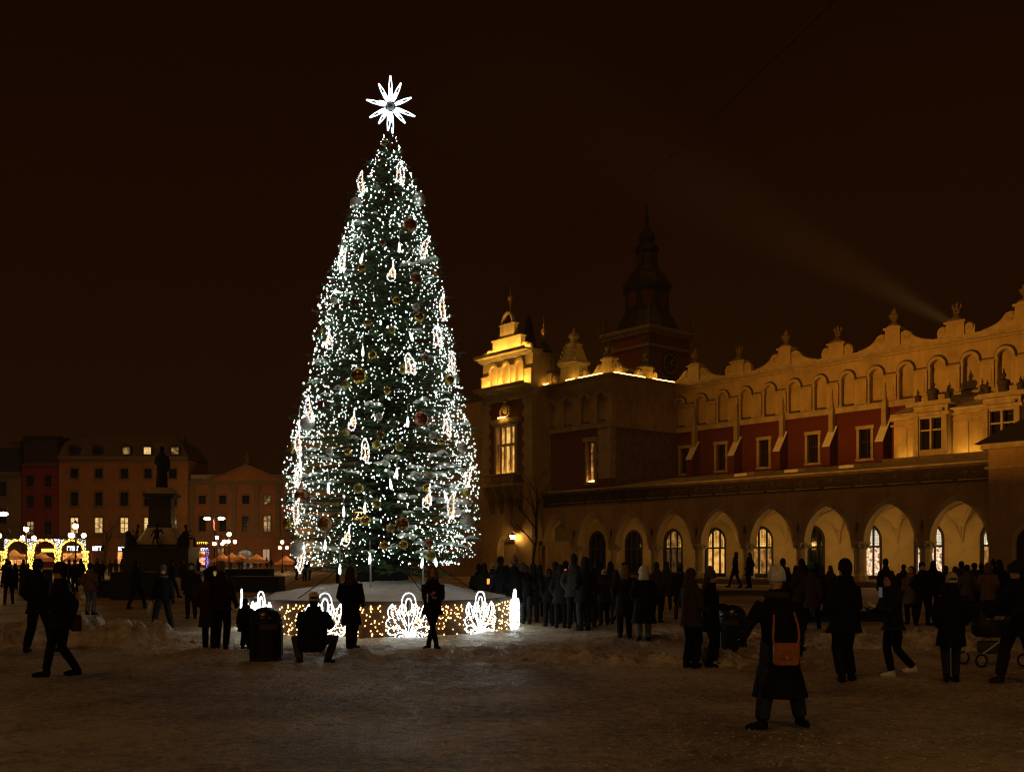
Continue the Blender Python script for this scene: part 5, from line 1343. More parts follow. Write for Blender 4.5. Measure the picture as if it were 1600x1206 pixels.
# ------------------------------------------------------------------ bare tree by the hall's tower
def bare_tree(px, Y, H_, label, seed):
    rr = random.Random(seed); e = empty("bare_tree", ((px - 800) * Y / F, Y, 0), 0, label, "tree")
    trunk = MB(); twigs = MB()
    def grow(p, d, ln, r, dep):
        pts = [p]; q = p.copy(); dd = d.copy()
        for i in range(4):
            dd = (dd + Vector((rr.uniform(-.16, .16), rr.uniform(-.16, .16), rr.uniform(-.02, .10)))).normalized(); q = q + dd * ln / 4; pts.append(q.copy())
        (trunk if dep < 2 else twigs).tube(pts, [r * (1 - .4 * i / 4) for i in range(5)], 6 if dep < 2 else 4, cap=False)
        if dep >= 5: return
        for k in range(rr.choice((2, 3)) if dep else 7):
            t = pts[rr.choice((2, 3, 4))] if dep else p.lerp(q, .42 + .58 * k / 6)
            a = rr.random() * 2 * PI; nd = (dd * .85 + Vector((math.cos(a), math.sin(a), rr.uniform(-.1, .3))) * .75).normalized()
            grow(t, nd, ln * rr.uniform(.52, .70) * (.55 if dep == 0 else 1), r * .5, dep + 1)
    grow(Vector((0, 0, 0)), Vector((0, 0, 1)), H_ * .72, .13, 0)
    trunk.build("trunk", M_bark, e, True, fix=False); twigs.build("crown", M_bark, e, fix=False)
bare_tree(832, 80, 9.5, "slim bare tree standing before the lit gable tower", 5)
bare_tree(165, 150, 7.5, "bare tree in front of the cream house, between the signs", 8)
bare_tree(8, 132, 7.0, "bare tree at the left border behind the lit arches", 9)
# ------------------------------------------------------------------ people
TMP = bpy.data.scenes.new("remesh_scratch")
def remesh(mb, vox, it=2, amp=0.0, seed=0):
    """one continuous closed skin over overlapping limbs"""
    me = mb.mesh("t", False, True)
    o = bpy.data.objects.new("t", me); TMP.collection.objects.link(o)
    r = o.modifiers.new("r", 'REMESH'); r.mode = 'VOXEL'; r.voxel_size = vox
    s = o.modifiers.new("s", 'SMOOTH'); s.iterations = it; s.factor = .5
    vl = TMP.view_layers[0]; vl.update()
    ev = o.evaluated_get(vl.depsgraph)
    out = bpy.data.meshes.new_from_object(ev)
    bpy.data.objects.remove(o); bpy.data.meshes.remove(me)
    n = len(out.vertices)
    if amp > 0 and n:
        co = np.empty(n * 3); out.vertices.foreach_get("co", co); co = co.reshape(-1, 3)
        nr = np.empty(n * 3); out.vertices.foreach_get("normal", nr); nr = nr.reshape(-1, 3)
        f = fbm(co[:, 0] * 5 + co[:, 1] * 4 + seed, co[:, 2] * 9 + co[:, 1] * 3, 3, seed) - .5
        co += nr * (f * amp * 2)[:, None]
        out.vertices.foreach_set("co", co.ravel())
    out.polygons.foreach_set("use_smooth", [True] * len(out.polygons))
    return out

def ik(a, c, l1, l2, pole):
    a = Vector(a); c = Vector(c); d = c - a; L = min(d.length, l1 + l2 - .004); d = d.normalized()
    c = a + d * L
    x = (l1 * l1 - l2 * l2 + L * L) / (2 * L); h = math.sqrt(max(0, l1 * l1 - x * x))
    p = Vector(pole); p = p - d * p.dot(d)
    p = p.normalized() if p.length > 1e-4 else Vector((0, -1, 0))
    return a + d * x + p * h, c

def ell(c, rx, ry, n=16, yaw=0.0):
    o = []
    for k in range(n):
        t = 2 * PI * k / n; x, y = rx * math.cos(t), ry * math.sin(t)
        o.append((c[0] + x * math.cos(yaw) - y * math.sin(yaw), c[1] + x * math.sin(yaw) + y * math.cos(yaw), c[2]))
    return o

def figure(feet=((-.10, 0, 0), (.10, 0, 0)), toe=(0, 0), hands=None, pelvis=(0, 0, .95), lean=(0, .0), hyaw=0.0, hnod=0.0, hem=.80, flare=1.0, puff=1.0, legw=1.0,
           top="beanie", hair="none", scarf=False, knee=(0, -1, 0), near=False, gloves=True, boot=.16, seed=1, bust=1.0, fingers=None, skin_only=False, vox=None):
    """parts of one dressed figure facing -y: list of (name, mesh, slot)"""
    fingers = near if fingers is None else fingers
    vox = vox or (.0122 if near else .0195)
    P0 = Vector(pelvis); u = Vector((lean[0], lean[1], 1)).normalized()
    up = lambda h: P0 + u * h
    hips = [P0 + Vector((-.095, 0, -.02)), P0 + Vector((.095, 0, -.02))]
    legs = []
    for i in (0, 1):
        ank = Vector(feet[i]) + Vector((0, 0, .085))
        kp = knee if not isinstance(knee[0], (tuple, list)) else knee[i]
        k, an = ik(hips[i], ank, .435, .425, kp); legs.append((hips[i], k, an))
    sh = [up(.445) + Vector((-.172 * bust, 0, 0)), up(.445) + Vector((.172 * bust, 0, 0))]
    if hands is None: hands = ((-.225, -.10, .97 + P0.z - .92), (.225, -.10, .97 + P0.z - .92))
    arms = []
    for i in (0, 1):
        s_ = -1 if i == 0 else 1
        e, w = ik(sh[i], hands[i], .29, .27, (s_ * .40, .65, -.65)); arms.append((sh[i], e, w))
    hc = up(.70); nk = up(.53)
    Hm = Matrix.Translation(hc) @ Matrix.Rotation(hyaw, 4, 'Z') @ Matrix.Rotation(hnod, 4, 'X')
    # body
    b = MB()
    b.loft([ell(up(h), rx, ry) for h, rx, ry in ((-.10, .13, .10), (0, .155, .115), (.14, .135, .10), (.32, .155, .105), (.44, .165, .09), (.50, .11, .07), (.545, .052, .055), (.62, .05, .055))])
    i0 = len(b.v)
    b.loft([ell((0, cy, z), rx, ry) for z, rx, ry, cy in ((-.122, .030, .034, -.038), (-.105, .046, .056, -.026), (-.06, .060, .076, -.012), (0, .071, .091, 0), (.055, .073, .094, .004), (.10, .056, .074, .008), (.125, .022, .03, .008))])
    b.tube([(0, -.085, .022), (0, -.108, -.018), (0, -.088, -.026)], [.010, .014, .012], 6)
    for s_ in (-1, 1): b.ball((s_ * .074, .008, -.005), .022, 1, (.45, .8, 1.3))
    b.tube([(-.018, -.078, -.062), (0, -.085, -.062), (.018, -.078, -.062)], .009, 5)
    b.xf(Hm, i0)
    for h_, k, an in legs: b.tube([h_, h_.lerp(k, .5), k, k.lerp(an, .4), an], [.088, .075, .052, .053, .036], 10)
    for i in (0, 1):
        an = legs[i][2]; t = toe[i]; f = Vector((math.sin(t), -math.cos(t), 0)); b.tube([an - f * .05 + Vector((0, 0, -.04)), an + f * .03 + Vector((0, 0, -.03)), an + f * .16 + Vector((0, 0, -.055))], [.040, .042, .028], 8)
    for i, (s_, e, w) in enumerate(arms):
        b.tube([s_, s_.lerp(e, .5), e, e.lerp(w, .4), w], [.052, .046, .038, .038, .026], 8)
        d = (w - e).normalized(); sd = d.cross(Vector((0, -1, .2))).normalized(); nm = sd.cross(d)
        b.tube([w - d * .01, w + d * .04, w + d * .085], [.028, .038, .034], 8, flat=.5)
        if fingers:
            for q in range(4):
                o = w + d * .078 + sd * (-.027 + q * .018); l = (.062, .076, .070, .054)[q]
                b.tube([o, o + d * l * .5 - nm * .008, o + (d * .75 - nm * .65).normalized() * l * .98], [.0095, .009, .007], 6)
            o = w + d * .02 + sd * (.030 if i == 0 else -.030); td = (d * .7 + sd * (.7 if i == 0 else -.7)).normalized()
            b.tube([o, o + td * .035, o + (td + d * .6).normalized() * .066], [.011, .010, .008], 6)
    parts = [("body", remesh(b, vox, 2), "skin")]
    if near and not skin_only:
        m = MB()
        for s_ in (-1, 1): m.ball((s_ * .031, -.083, .014), .0115, 1, (1.2, .6, .8)); m.tube([(s_ * .050, -.080, .036), (s_ * .018, -.092, .036)], .006, 5)
        m.xf(Hm); parts.append(("eyes", m.mesh("eyes", True), "hair"))
    if gloves and not skin_only:
        for i, (s_, e, w) in enumerate(arms):
            m = MB(); d = (w - e).normalized(); sd = d.cross(Vector((0, -1, .2))).normalized(); nm = sd.cross(d)
            m.tube([w - d * .05, w + d * .0, w + d * .05, w + d * .09], [.040, .038, .047, .042], 8, flat=.62)
            for q in range(4):
                o = w + d * .075 + sd * (-.029 + q * .0195); l = (.066, .080, .074, .058)[q]
                m.tube([o, o + d * l * .5 - nm * .008, o + (d * .75 - nm * .65).normalized() * l], [.0135, .013, .010], 6)
            o = w + d * .02 + sd * (.034 if i == 0 else -.034); td = (d * .7 + sd * (.7 if i == 0 else -.7)).normalized()
            m.tube([o, o + td * .035, o + (td + d * .6).normalized() * .070], [.015, .014, .011], 6)
            parts.append(("glove", remesh(m, min(vox, .012), 1), "boot"))
    if skin_only: return parts
    # coat with sleeves
    c = MB()
    hz_ = hem
    def legc(z):
        cs = []
        for h_, k, an in legs:
            if z >= k.z: t = (h_.z - z) / max(.05, h_.z - k.z); cs.append(h_.lerp(k, max(0, min(1, t))))
            else: t = (k.z - z) / max(.05, k.z - an.z); cs.append(k.lerp(an, max(0, min(1, t))))
        return (cs[0] + cs[1]) / 2, (cs[1] - cs[0])
    rings = []
    zt = P0.z - .06
    if hz_ < zt:
        n = 5
        for i in range(n):
            z = hz_ + (zt - hz_) * i / n; m_, sp = legc(z); q = 1 - i / n
            rx = (.175 + .055 * q * flare) * puff + max(0, abs(sp.x) - .19) * .45; ry = (.145 + .045 * q * flare) * puff + abs(sp.y) * .42
            w = .55 * q
            ctr = Vector((P0.x, P0.y, z)).lerp(Vector((m_.x, m_.y, z)), min(1, w + .25))
            rings.append(ell((ctr.x, ctr.y, z), rx, ry))
    for h, rx, ry in ((((-.20, .13, .11), (-.14, .165, .14)) if hz_ >= zt else ()) + ((-.05, .185, .155), (.08, .178, .145), (.2, .182, .145), (.34, .190 * bust, .148), (.43, .180 * bust, .132), (.48, .150 * bust, .115), (.52, .118, .105), (.55, .100, .100), (.60, .092, .096), (.625, .086, .09))):
        q = up(h); rings.append(ell(q, rx * puff, ry * puff))
    c.loft(rings)
    for s_, e, w in arms:
        we = e.lerp(w, .96)
        c.tube([s_ + Vector((0, 0, .01)), s_.lerp(e, .5), e, e.lerp(we, .5), we], [.080 * puff, .074 * puff, .066 * puff, .062 * puff, .054 * puff], 10)
    parts.append(("coat", remesh(c, vox * 1.35, 3, .010, seed), "coat"))
    t = MB()
    for h_, k, an in legs:
        a2 = k.lerp(an, .93); t.tube([h_ + Vector((0, 0, .04)), h_.lerp(k, .5), k, k.lerp(an, .5), a2], [.105, .094 * (.5 + .5 * legw), .074 * legw, .070 * legw, .064 * legw], 12)
    parts.append(("trousers", remesh(t, vox * 1.3, 2, .006, seed + 3), "trousers"))
    for i in (0, 1):
        s_ = MB(); an = legs[i][2]; k = legs[i][1]; q = toe[i]; f = Vector((math.sin(q), -math.cos(q), 0)); dz = Vector((0, 0, 1)); base = Vector((an.x, an.y, an.z - .085))
        sl = (k - an).normalized()
        s_.tube([an + sl * boot, an + sl * boot * .4, an - f * .02 - dz * .035, base - f * .01 + dz * .03], [.058 * min(legw, 1.05), .055, .056, .052], 10)
        s_.tube([base - f * .06 + dz * .035, base + f * .05 + dz * .042, base + f * .14 + dz * .036, base + f * .205 + dz * .030], [.046, .050, .046, .026], 10)
        parts.append(("boot", remesh(s_, vox, 2), "boot"))
    # headwear and hair
    if hair == 'none' and top in ('beanie', 'pom', 'cap'): hair = 'short'
    def head(m, name, slot, v=None, amp=.004, it=2):
        m.xf(Hm); parts.append((name, remesh(m, v or vox, it, amp, seed), slot))
    if hair == "short":
        m = MB(); m.loft([ell((0, .012, z), rx, ry) for z, rx, ry in ((-.085, .066, .070), (-.04, .082, .098), (.02, .090, .108), (.07, .092, .112), (.12, .074, .092), (.152, .03, .035))]); m.v = [(x, y + (.06 if z < -.03 and y < 0 else .035 if z < .045 and y < -.03 else 0), z) for x, y, z in m.v]; head(m, "hair", "hair")
    elif hair == "long":
        m = MB(); m.loft([ell((0, cy, z), rx, ry) for z, rx, ry, cy in ((-.34, .05, .03, .10), (-.26, .10, .045, .10), (-.14, .115, .07, .075), (-.03, .10, .085, .04), (.05, .090, .100, .016), (.11, .068, .084, .012), (.145, .025, .03, .01))]); head(m, "hair", "hair", amp=.010)
    if top in ("beanie", "pom"):
        m = MB(); m.loft([ell((0, .006, z), rx, ry) for z, rx, ry in ((.005, .096, .114), (.05, .101, .119), (.065, .095, .113), (.12, .088, .105), (.168, .062, .074), (.192, .025, .03))])
        if top == "pom": m.ball((0, .01, .20), .045, 2)
        head(m, "hat", "hat", amp=.006)
    elif top == "cap":
        m = MB(); m.loft([ell((0, .006, z), rx, ry) for z, rx, ry in ((.03, .084, .102), (.08, .084, .102), (.12, .070, .085), (.14, .03, .04))]); m.loft([ell((0, -.11, z), .062, .07) for z in (.034, .046)]); head(m, "hat", "hat", amp=.003)
    elif top == "brim":
        m = MB(); m.loft([ell((0, .006, z), rx, ry) for z, rx, ry in ((.05, .155, .165), (.062, .155, .165), (.066, .090, .105), (.15, .080, .095), (.165, .06, .07))]); head(m, "hat", "hat", amp=.002)
    elif top in ("hood", "furhood"):
        m = MB(); m.loft([ell((0, cy, z), rx, ry) for z, rx, ry, cy in ((-.19, .14, .12, .03), (-.13, .115, .11, .035), (-.05, .108, .105, .045), (.04, .108, .11, .045), (.11, .088, .098, .04), (.16, .045, .055, .035))])
        head(m, "hood", "coat" if top == "hood" else "hat", amp=.006)
        if top == "furhood":
            m = MB()
            for i in range(18):
                a = 2 * PI * i / 18; m.ball((math.cos(a) * .098, -.055 + .02 * math.sin(a), .0 + math.sin(a) * .125), .034 + .008 * random.random(), 1)
            head(m, "fur_trim", "fur", amp=.012)
    if scarf:
        m = MB(); q = up(.545); m.ring(q, .105, .045, 20, 8); parts.append(("scarf", remesh(m, vox * 1.2, 2, .012, seed), "scarf"))
    return parts

C_ = {"black": (.006, .006, .0065), "charcoal": (.012, .012, .013), "navy": (.006, .008, .014), "brown": (.032, .018, .010), "khaki": (.034, .026, .014), "wine": (.035, .009, .007), "grey": (.06, .055, .05), "tan": (.12, .075, .035), "cream": (.42, .34, .25),
      "white": (.55, .54, .50), "pale jeans": (.13, .15, .17), "jeans": (.022, .027, .038), "skin": (.42, .22, .14), "dark hair": (.015, .010, .007), "fair hair": (.16, .10, .045), "brown hair": (.045, .025, .014), "orange": (.42, .12, .02), "green": (.02, .12, .08),
      "pink": (.30, .05, .12), "mustard": (.28, .17, .03), "red": (.22, .02, .02), "bronze": (.018, .017, .013), "leather": (.02, .013, .009), "dark grey": (.03, .028, .026)}
def cm(n):
    return mat("cloth_" + n.replace(" ", "_"), C_[n], rough=.85 if n not in ("skin",) else .55, var=.25, scale=14, bump=.35, bscale=70, dist=.004, spec=.15)
GEO = {}
def person(label, px, fy, Hh, key, kw, yaw=0.0, coat="black", trousers="charcoal", boot="black", hat="charcoal", hair="dark hair", fur="cream", scarf="charcoal", group=None, Y=None, z=None, name="person", eyes=False):
    """yaw 0 faces the viewer, 180 faces away"""
    Y = Y or feetY(fy); x = (px - 800) * Y / F
    if key not in GEO: GEO[key] = figure(**kw)
    z = float(gz(x, Y)) if z is None else z
    e = empty(name, (x, Y, z), R(yaw), label, "person", group); s_ = Hh / 1.785; e.scale = (s_, s_, s_)
    slots = dict(skin="skin", coat=coat, trousers=trousers, boot=boot, hat=hat, hair=hair, fur=fur, scarf=scarf)
    for nm, me, sl in GEO[key]: link(nm, me, cm(slots[sl]), e)
    return e

# ---- the people one can tell apart
walkL = dict(feet=((-.13, -.30, .0), (.11, .28, .03)), toe=(.0, .05), hands=((-.27, .10, .86), (.27, -.18, .88)))
K_near = dict(feet=((-.20, -.14, 0), (.27, .14, .0)), toe=(-1.15, .25), hands=((-.46, -.20, .99), (.21, -.14, .95)), hem=.36, flare=.85, puff=1.06, bust=.93, lean=(-.03, -.02), legw=1.3, top="beanie", scarf=True, near=True, hyaw=R(-38), boot=.05, seed=2)
w_ = person("woman in white beanie and long black coat walking in the right foreground", 1216, 1136, 1.72, "near_woman", K_near, yaw=-6, coat="black", trousers="jeans", hat="white", scarf="dark grey")
# her orange shoulder bag hangs in front of her: a thing of its own
bag = empty("handbag", (w_.location.x + .0, w_.location.y - .30, w_.location.z + .72), R(-4), "orange-brown leather shoulder bag worn by the woman in the foreground", "handbag")
bag.scale = (.88, .9, .88)
M_leather = mat("orange_leather", (.30, .095, .028), rough=.45, var=.3, scale=9, bump=.4, bscale=40, dist=.006)
def rbox(m, x0, x1, y0, y1, z0, z1, r):
    pts = []
    for cx_, cz_, a0 in ((x1 - r, z1 - r, 0), (x0 + r, z1 - r, 90), (x0 + r, z0 + r, 180), (x1 - r, z0 + r, 270)):
        pts += [(cx_ + r * math.cos(R(a0 + t)), cz_ + r * math.sin(R(a0 + t))) for t in (0, 30, 60, 90)]
    return m.prism(pts, y0, y1)
m = MB(); rbox(m, -.145, .145, -.045, .045, 0, .26, .03); m.build("pouch", M_leather, bag)
m = MB(); rbox(m, -.152, .152, -.060, -.047, .085, .268, .025); m.build("flap", M_leather, bag)
m = MB(); m.box(-.02, .02, -.068, -.061, .075, .105); m.build("clasp", M_gold, bag)
m = MB(); m.tube([(-.14, -.0, .24), (-.15, .0, .34), (-.13, .06, .46), (-.10, .2, .62)], .014, 6, flat=.4); m.tube([(.14, .0, .24), (.16, .0, .34), (.16, .06, .46), (.14, .2, .62)], .014, 6, flat=.4); m.build("strap", M_leather, bag)

person("tall man in dark thigh-length coat standing beside the woman with the orange bag", 1320, 1064, 1.78, "man_stand", dict(feet=((-.15, -.02, 0), (.10, .05, 0)), toe=(-1.0, -.6), hands=((-.16, -.24, 1.06), (.18, -.22, 1.05)), hem=.72, puff=1.30, legw=1.2, top="beanie", near=True, seed=5), yaw=-155, coat="black", trousers="navy")
person("person in white trainers and dark jacket walking left past the tall man", 1396, 1059, 1.60, "trainers", dict(feet=((-.10, .02, 0), (.12, .30, .10)), toe=(0, 0), hands=((-.12, -.42, 1.20), (.14, -.40, 1.22)), hem=.82, puff=1.05, top="none", hair="long", near=True, lean=(0, -.10), boot=.03, seed=6), yaw=-84, coat="charcoal", trousers="black", boot="white", hair="dark hair")
person("person in cream hat and black knee-length coat seen from behind at the right", 1487, 1066, 1.58, "cream_hat", dict(feet=((-.07, -.06, 0), (.10, .16, .03)), toe=(.2, -.2), hem=.60, flare=.8, puff=1.15, top="beanie", near=True, seed=7), yaw=165, coat="black", trousers="jeans", hat="cream")
person("person in brown boots pushing the pram at the right border", 1592, 1068, 1.75, "pram_pusher", dict(feet=((-.11, -.26, 0), (.11, .30, .03)), hands=((-.22, -.42, 1.02), (.22, -.42, 1.02)), hem=.72, puff=1.18, legw=1.2, top="beanie", near=True, lean=(0, -.08), seed=8), yaw=-70, coat="black", trousers="charcoal", boot="brown")
couple = "couple beside the right litter bin"
person("person in khaki coat with long hair, left one of the couple by the litter bin", 1080, 1043, 1.66, "khaki", dict(feet=((-.10, 0, 0), (.10, .03, 0)), toe=(.3, .5), hands=((-.20, -.24, .98), (.22, -.20, .96)), hem=.74, puff=1.10, legw=1.2, top="none", hair="long", near=True, seed=9), yaw=120, coat="khaki", trousers="black", hair="brown hair", group=couple)
person("person in grey pompom beanie, right one of the couple by the litter bin", 1110, 1041, 1.62, "pompom", dict(feet=((-.09, .0, 0), (.09, -.04, 0)), toe=(.0, .5), hands=((-.16, -.26, 1.10), (.16, -.26, 1.12)), hem=.66, puff=1.05, legw=.85, top="pom", hair="long", near=True, boot=.20, seed=10), yaw=55, coat="black", trousers="black", hat="grey", hair="brown hair", group=couple)
person("person with fur-trimmed hood and crossed legs holding a phone before the platform", 676, 1016, 1.64, "crossed", dict(feet=((.09, -.03, 0), (-.10, .05, 0)), toe=(.35, -.45), knee=((.0, -1, 0), (.0, -1, 0)), hands=((-.03, -.28, 1.20), (.07, -.27, 1.13)), hem=.76, puff=1.10, legw=.82, top="furhood", gloves=False, near=True, seed=11), yaw=4, coat="black", trousers="black", hat="black", fur="tan")
person("woman with long fair hair and dark coat standing before the platform", 548, 1015, 1.66, "long_hair", dict(feet=((-.07, 0, 0), (.06, -.05, 0)), toe=(-.3, .2), hands=((-.20, -.20, .98), (.20, -.20, .98)), hem=.52, flare=.7, puff=1.08, legw=.95, top="none", hair="long", near=True, boot=.22, seed=12), yaw=172, coat="black", trousers="black", hair="brown hair")
person("person crouching to take a photo, in puffy jacket and pale beanie", 490, 1037, 1.74, "crouch", dict(feet=((-.24, -.02, 0), (.24, -.02, 0)), toe=(-.55, .55), knee=((-.75, -1, .2), (.75, -1, .2)), pelvis=(0, .16, .44), lean=(0, -.34), hands=((-.17, -.42, .82), (.17, -.42, .82)), hem=.42, puff=1.46, legw=1.1, top="beanie", near=True, hnod=R(8), boot=.18, seed=13), yaw=183, coat="black", trousers="grey", hat="cream", boot="leather")
person("small child in dark snowsuit beside the left litter bin", 384, 1017, .98, "child", dict(feet=((-.12, 0, 0), (.12, .02, 0)), hem=.62, puff=1.45, legw=1.5, top="hood", near=True, seed=14, hands=((-.36, -.05, .86), (.36, -.05, .86))), yaw=160, coat="black", trousers="black")
cpl = "couple watching the tree at the left"
person("man with one arm raised to his head, watching the tree at the left", 346, 1017, 1.74, "arm_up", dict(feet=((-.10, .02, 0), (.10, -.02, 0)), toe=(.2, .7), hands=((-.26, -.08, .95), (.13, -.02, 1.66)), hem=.80, puff=1.02, legw=1.05, top="none", hair="short", near=True, seed=15), yaw=175, coat="charcoal", trousers="black", hair="fair hair", group=cpl)
person("person in wine-red long coat beside the man with the raised arm", 327, 1016, 1.62, "wine", dict(feet=((-.08, 0, 0), (.08, .02, 0)), hem=.50, flare=.9, puff=1.08, top="none", hair="long", seed=16, near=True), yaw=190, coat="wine", trousers="black", hair="brown hair", group=cpl)
stand = dict(feet=((-.11, 0, 0), (.11, .03, 0)), toe=(-.2, .2), top="beanie", hem=.78, puff=1.2, legw=1.15)
person("person in dark coat standing behind the couple, with legs apart", 299, 967, 1.66, "stand_dark", dict(stand, top="none", hair="short", legw=1.1, seed=17), yaw=10, coat="black", trousers="black")
wp = person("person in open dark jacket walking up with a white bag, at the left", 255, 983, 1.62, "white_bag", dict(walkL, hem=.84, puff=1.12, legw=1.25, top="beanie", scarf=True, seed=18, hands=((-.33, -.02, .84), (.30, -.04, .86))), yaw=-8, coat="black", trousers="charcoal", hat="tan", scarf="grey")
b_ = MB(); b_.loft([ell((0, 0, z), rx, ry, 12) for z, rx, ry in ((-.40, .10, .04), (-.36, .12, .06), (-.15, .10, .06), (0, .03, .02), (.05, .02, .012))]); b_ = b_.build("plastic_bag", mat("white_plastic", (.45, .43, .40), rough=.5, var=.15, bump=.5, bscale=20), None, True, (wp.location.x - .30, wp.location.y - .05, wp.location.z + .70)); tag(b_, "white carrier bag hanging from the hand of the person walking up at the left", "carrier bag")
person("man in dark flat cap walking away at the left, beside the dark box", 213, 952, 1.70, "flat_cap", dict(walkL, hem=.70, top="cap", puff=1.12, seed=19), yaw=150, coat="navy", trousers="navy", hat="tan")
pr2 = "pair walking through the left foreground"
person("man striding with legs wide apart in the left foreground", 60, 1020, 1.76, "stride", dict(feet=((-.26, -.10, 0), (.20, .10, .0)), toe=(-.5, .3), hem=.76, puff=1.18, legw=1.2, top="beanie", near=True, seed=20), yaw=165, coat="black", trousers="black", group=pr2)
pw = person("person walking left with a brown bag on the hip, in the left foreground", 98, 1060, 1.72, "walk_bag", dict(feet=((-.10, -.24, 0), (.11, .20, .05)), toe=(-.1, .1), hands=((-.2, -.30, 1.15), (.29, .08, .92)), hem=.80, puff=1.14, legw=1.0, top="beanie", near=True, lean=(0, -.05), seed=21), yaw=-60, coat="black", trousers="black", group=pr2)
sb_ = empty("shoulder_bag", (pw.location.x + .24, pw.location.y - .08, pw.location.z + .72), R(-60), "dark brown bag on the hip of the person walking in the left foreground", "bag")
m = MB(); rbox(m, -.13, .13, -.06, .06, 0, .24, .05); m.build("pouch", cm("brown"), sb_); m = MB(); m.tube([(-.11, 0, .22), (-.05, -.02, .5), (.0, -.02, .66)], .014, 5); m.build("strap", cm("brown"), sb_)
person("person in tan jacket and pale jeans seen behind the snow bank at the left", 141, 960, 1.66, "tan_jacket", dict(stand, top="none", hair="short", hem=.82, seed=22), yaw=170, coat="tan", trousers="pale jeans")
person("person in dark coat with white belt bag at the far left border", 14, 945, 1.68, "left_border", dict(walkL, hem=.78, top="beanie", seed=23), yaw=20, coat="black", trousers="black")
duo = "two women in long coats right of the crowd"
person("woman with long fair hair, left of the one in the white fur hood", 976, 998, 1.70, "fair_back", dict(stand, top="cap", hair="long", hem=.50, puff=1.12, seed=24, near=True), yaw=178, coat="charcoal", trousers="black", hair="fair hair", hat="black", group=duo)
person("woman in white fur hood, long black coat and pale jeans", 1006, 1002, 1.66, "fur_back", dict(stand, top="furhood", hem=.44, flare=1.3, puff=1.22, seed=25, near=True), yaw=176, coat="black", trousers="pale jeans", hat="white", fur="white", group=duo)
person("person in pale hooded scarf walking behind the couple by the bin", 1063, 968, 1.66, "pale_scarf", dict(walkL, top="beanie", scarf=True, hem=.56, seed=26), yaw=165, coat="black", trousers="wine", hat="grey", scarf="grey")
person("dark walking figure on the terrace, left one of two before the arcade", 1149, 0, 1.72, "terr_a", dict(walkL, top="hood", hem=.76, seed=27), yaw=-95, coat="black", trousers="black", Y=48.6, z=.36)
person("dark walking figure on the terrace, right one of two before the arcade", 1171, 0, 1.70, "terr_b", dict(stand, top="none", hair="long", hem=.62, seed=28), yaw=-80, coat="black", trousers="black", Y=48.8, z=.36)
person("person in blue jeans standing with legs apart behind the white-trainers person", 1441, 977, 1.70, "apart", dict(feet=((-.20, 0, 0), (.20, .03, 0)), toe=(-.3, .3), top="none", hair="short", hem=.84, puff=1.15, seed=29, near=True), yaw=12, coat="black", trousers="navy")
person("person with orange scarf and long hair behind the white-trainers person", 1424, 975, 1.60, "orange_scarf", dict(stand, top="none", hair="long", hem=.62, scarf=True, seed=30), yaw=-40, coat="tan", trousers="black", scarf="orange", hair="brown hair")
person("person in green hat in the group left of the tall man", 1268, 985, 1.68, "green_hat", dict(walkL, top="beanie", hem=.60, seed=31), yaw=150, coat="brown", trousers="black", hat="green")
person("person in pale trousers turned away, behind the tall man", 1274, 972, 1.66, "pale_leg", dict(walkL, top="hood", hem=.74, seed=32), yaw=175, coat="black", trousers="grey")
person("person in tan coat with fur collar behind the pram", 1544, 972, 1.66, "cream_coat", dict(stand, top="furhood", hem=.62, puff=1.12, seed=33), yaw=150, coat="tan", trousers="black", hat="tan", fur="cream")
person("person in grey coat standing left of the tan-coated one", 1511, 968, 1.62, "grey_coat", dict(stand, top="none", hair="short", hem=.60, seed=34), yaw=175, coat="grey", trousers="black")

# ---- the crowd: eight kinds of figure, each person their own
KINDS_ = [("c0", dict(stand, seed=41)), ("c1", dict(stand, top="pom", hem=.62, seed=42)), ("c2", dict(stand, top="hood", hem=.70, puff=1.18, seed=43)), ("c3", dict(stand, top="none", hair="long", hem=.58, seed=44)),
          ("c4", dict(stand, top="none", hair="short", hem=.84, seed=45)), ("c5", dict(walkL, top="beanie", hem=.74, seed=46)), ("c6", dict(walkL, top="hood", hem=.56, seed=47)),
          ("c7", dict(stand, top="beanie", hem=.80, seed=48, hands=((-.10, -.32, 1.48), (.12, -.32, 1.48)))), ("c8", dict(stand, top="furhood", hem=.64, puff=1.15, seed=49)), ("c9", dict(stand, top="none", hair="short", hem=.80, hands=((-.2, -.2, .98), (.16, -.28, 1.62)), seed=50))]
LOOK = {"c0": "beanie", "c1": "pompom beanie", "c2": "hood", "c3": "long hair", "c4": "short hair", "c5": "beanie, walking", "c6": "hood, walking", "c7": "beanie, arms raised", "c8": "fur-trimmed hood", "c9": "one arm raised"}
ORD = ["first", "second", "third", "fourth", "fifth", "sixth", "seventh", "eighth", "ninth", "tenth", "eleventh", "twelfth", "thirteenth", "fourteenth", "fifteenth", "sixteenth", "seventeenth", "eighteenth", "nineteenth", "twentieth", "twenty-first", "twenty-second", "twenty-third", "twenty-fourth", "twenty-fifth", "twenty-sixth", "twenty-seventh", "twenty-eighth", "twenty-ninth", "thirtieth"]
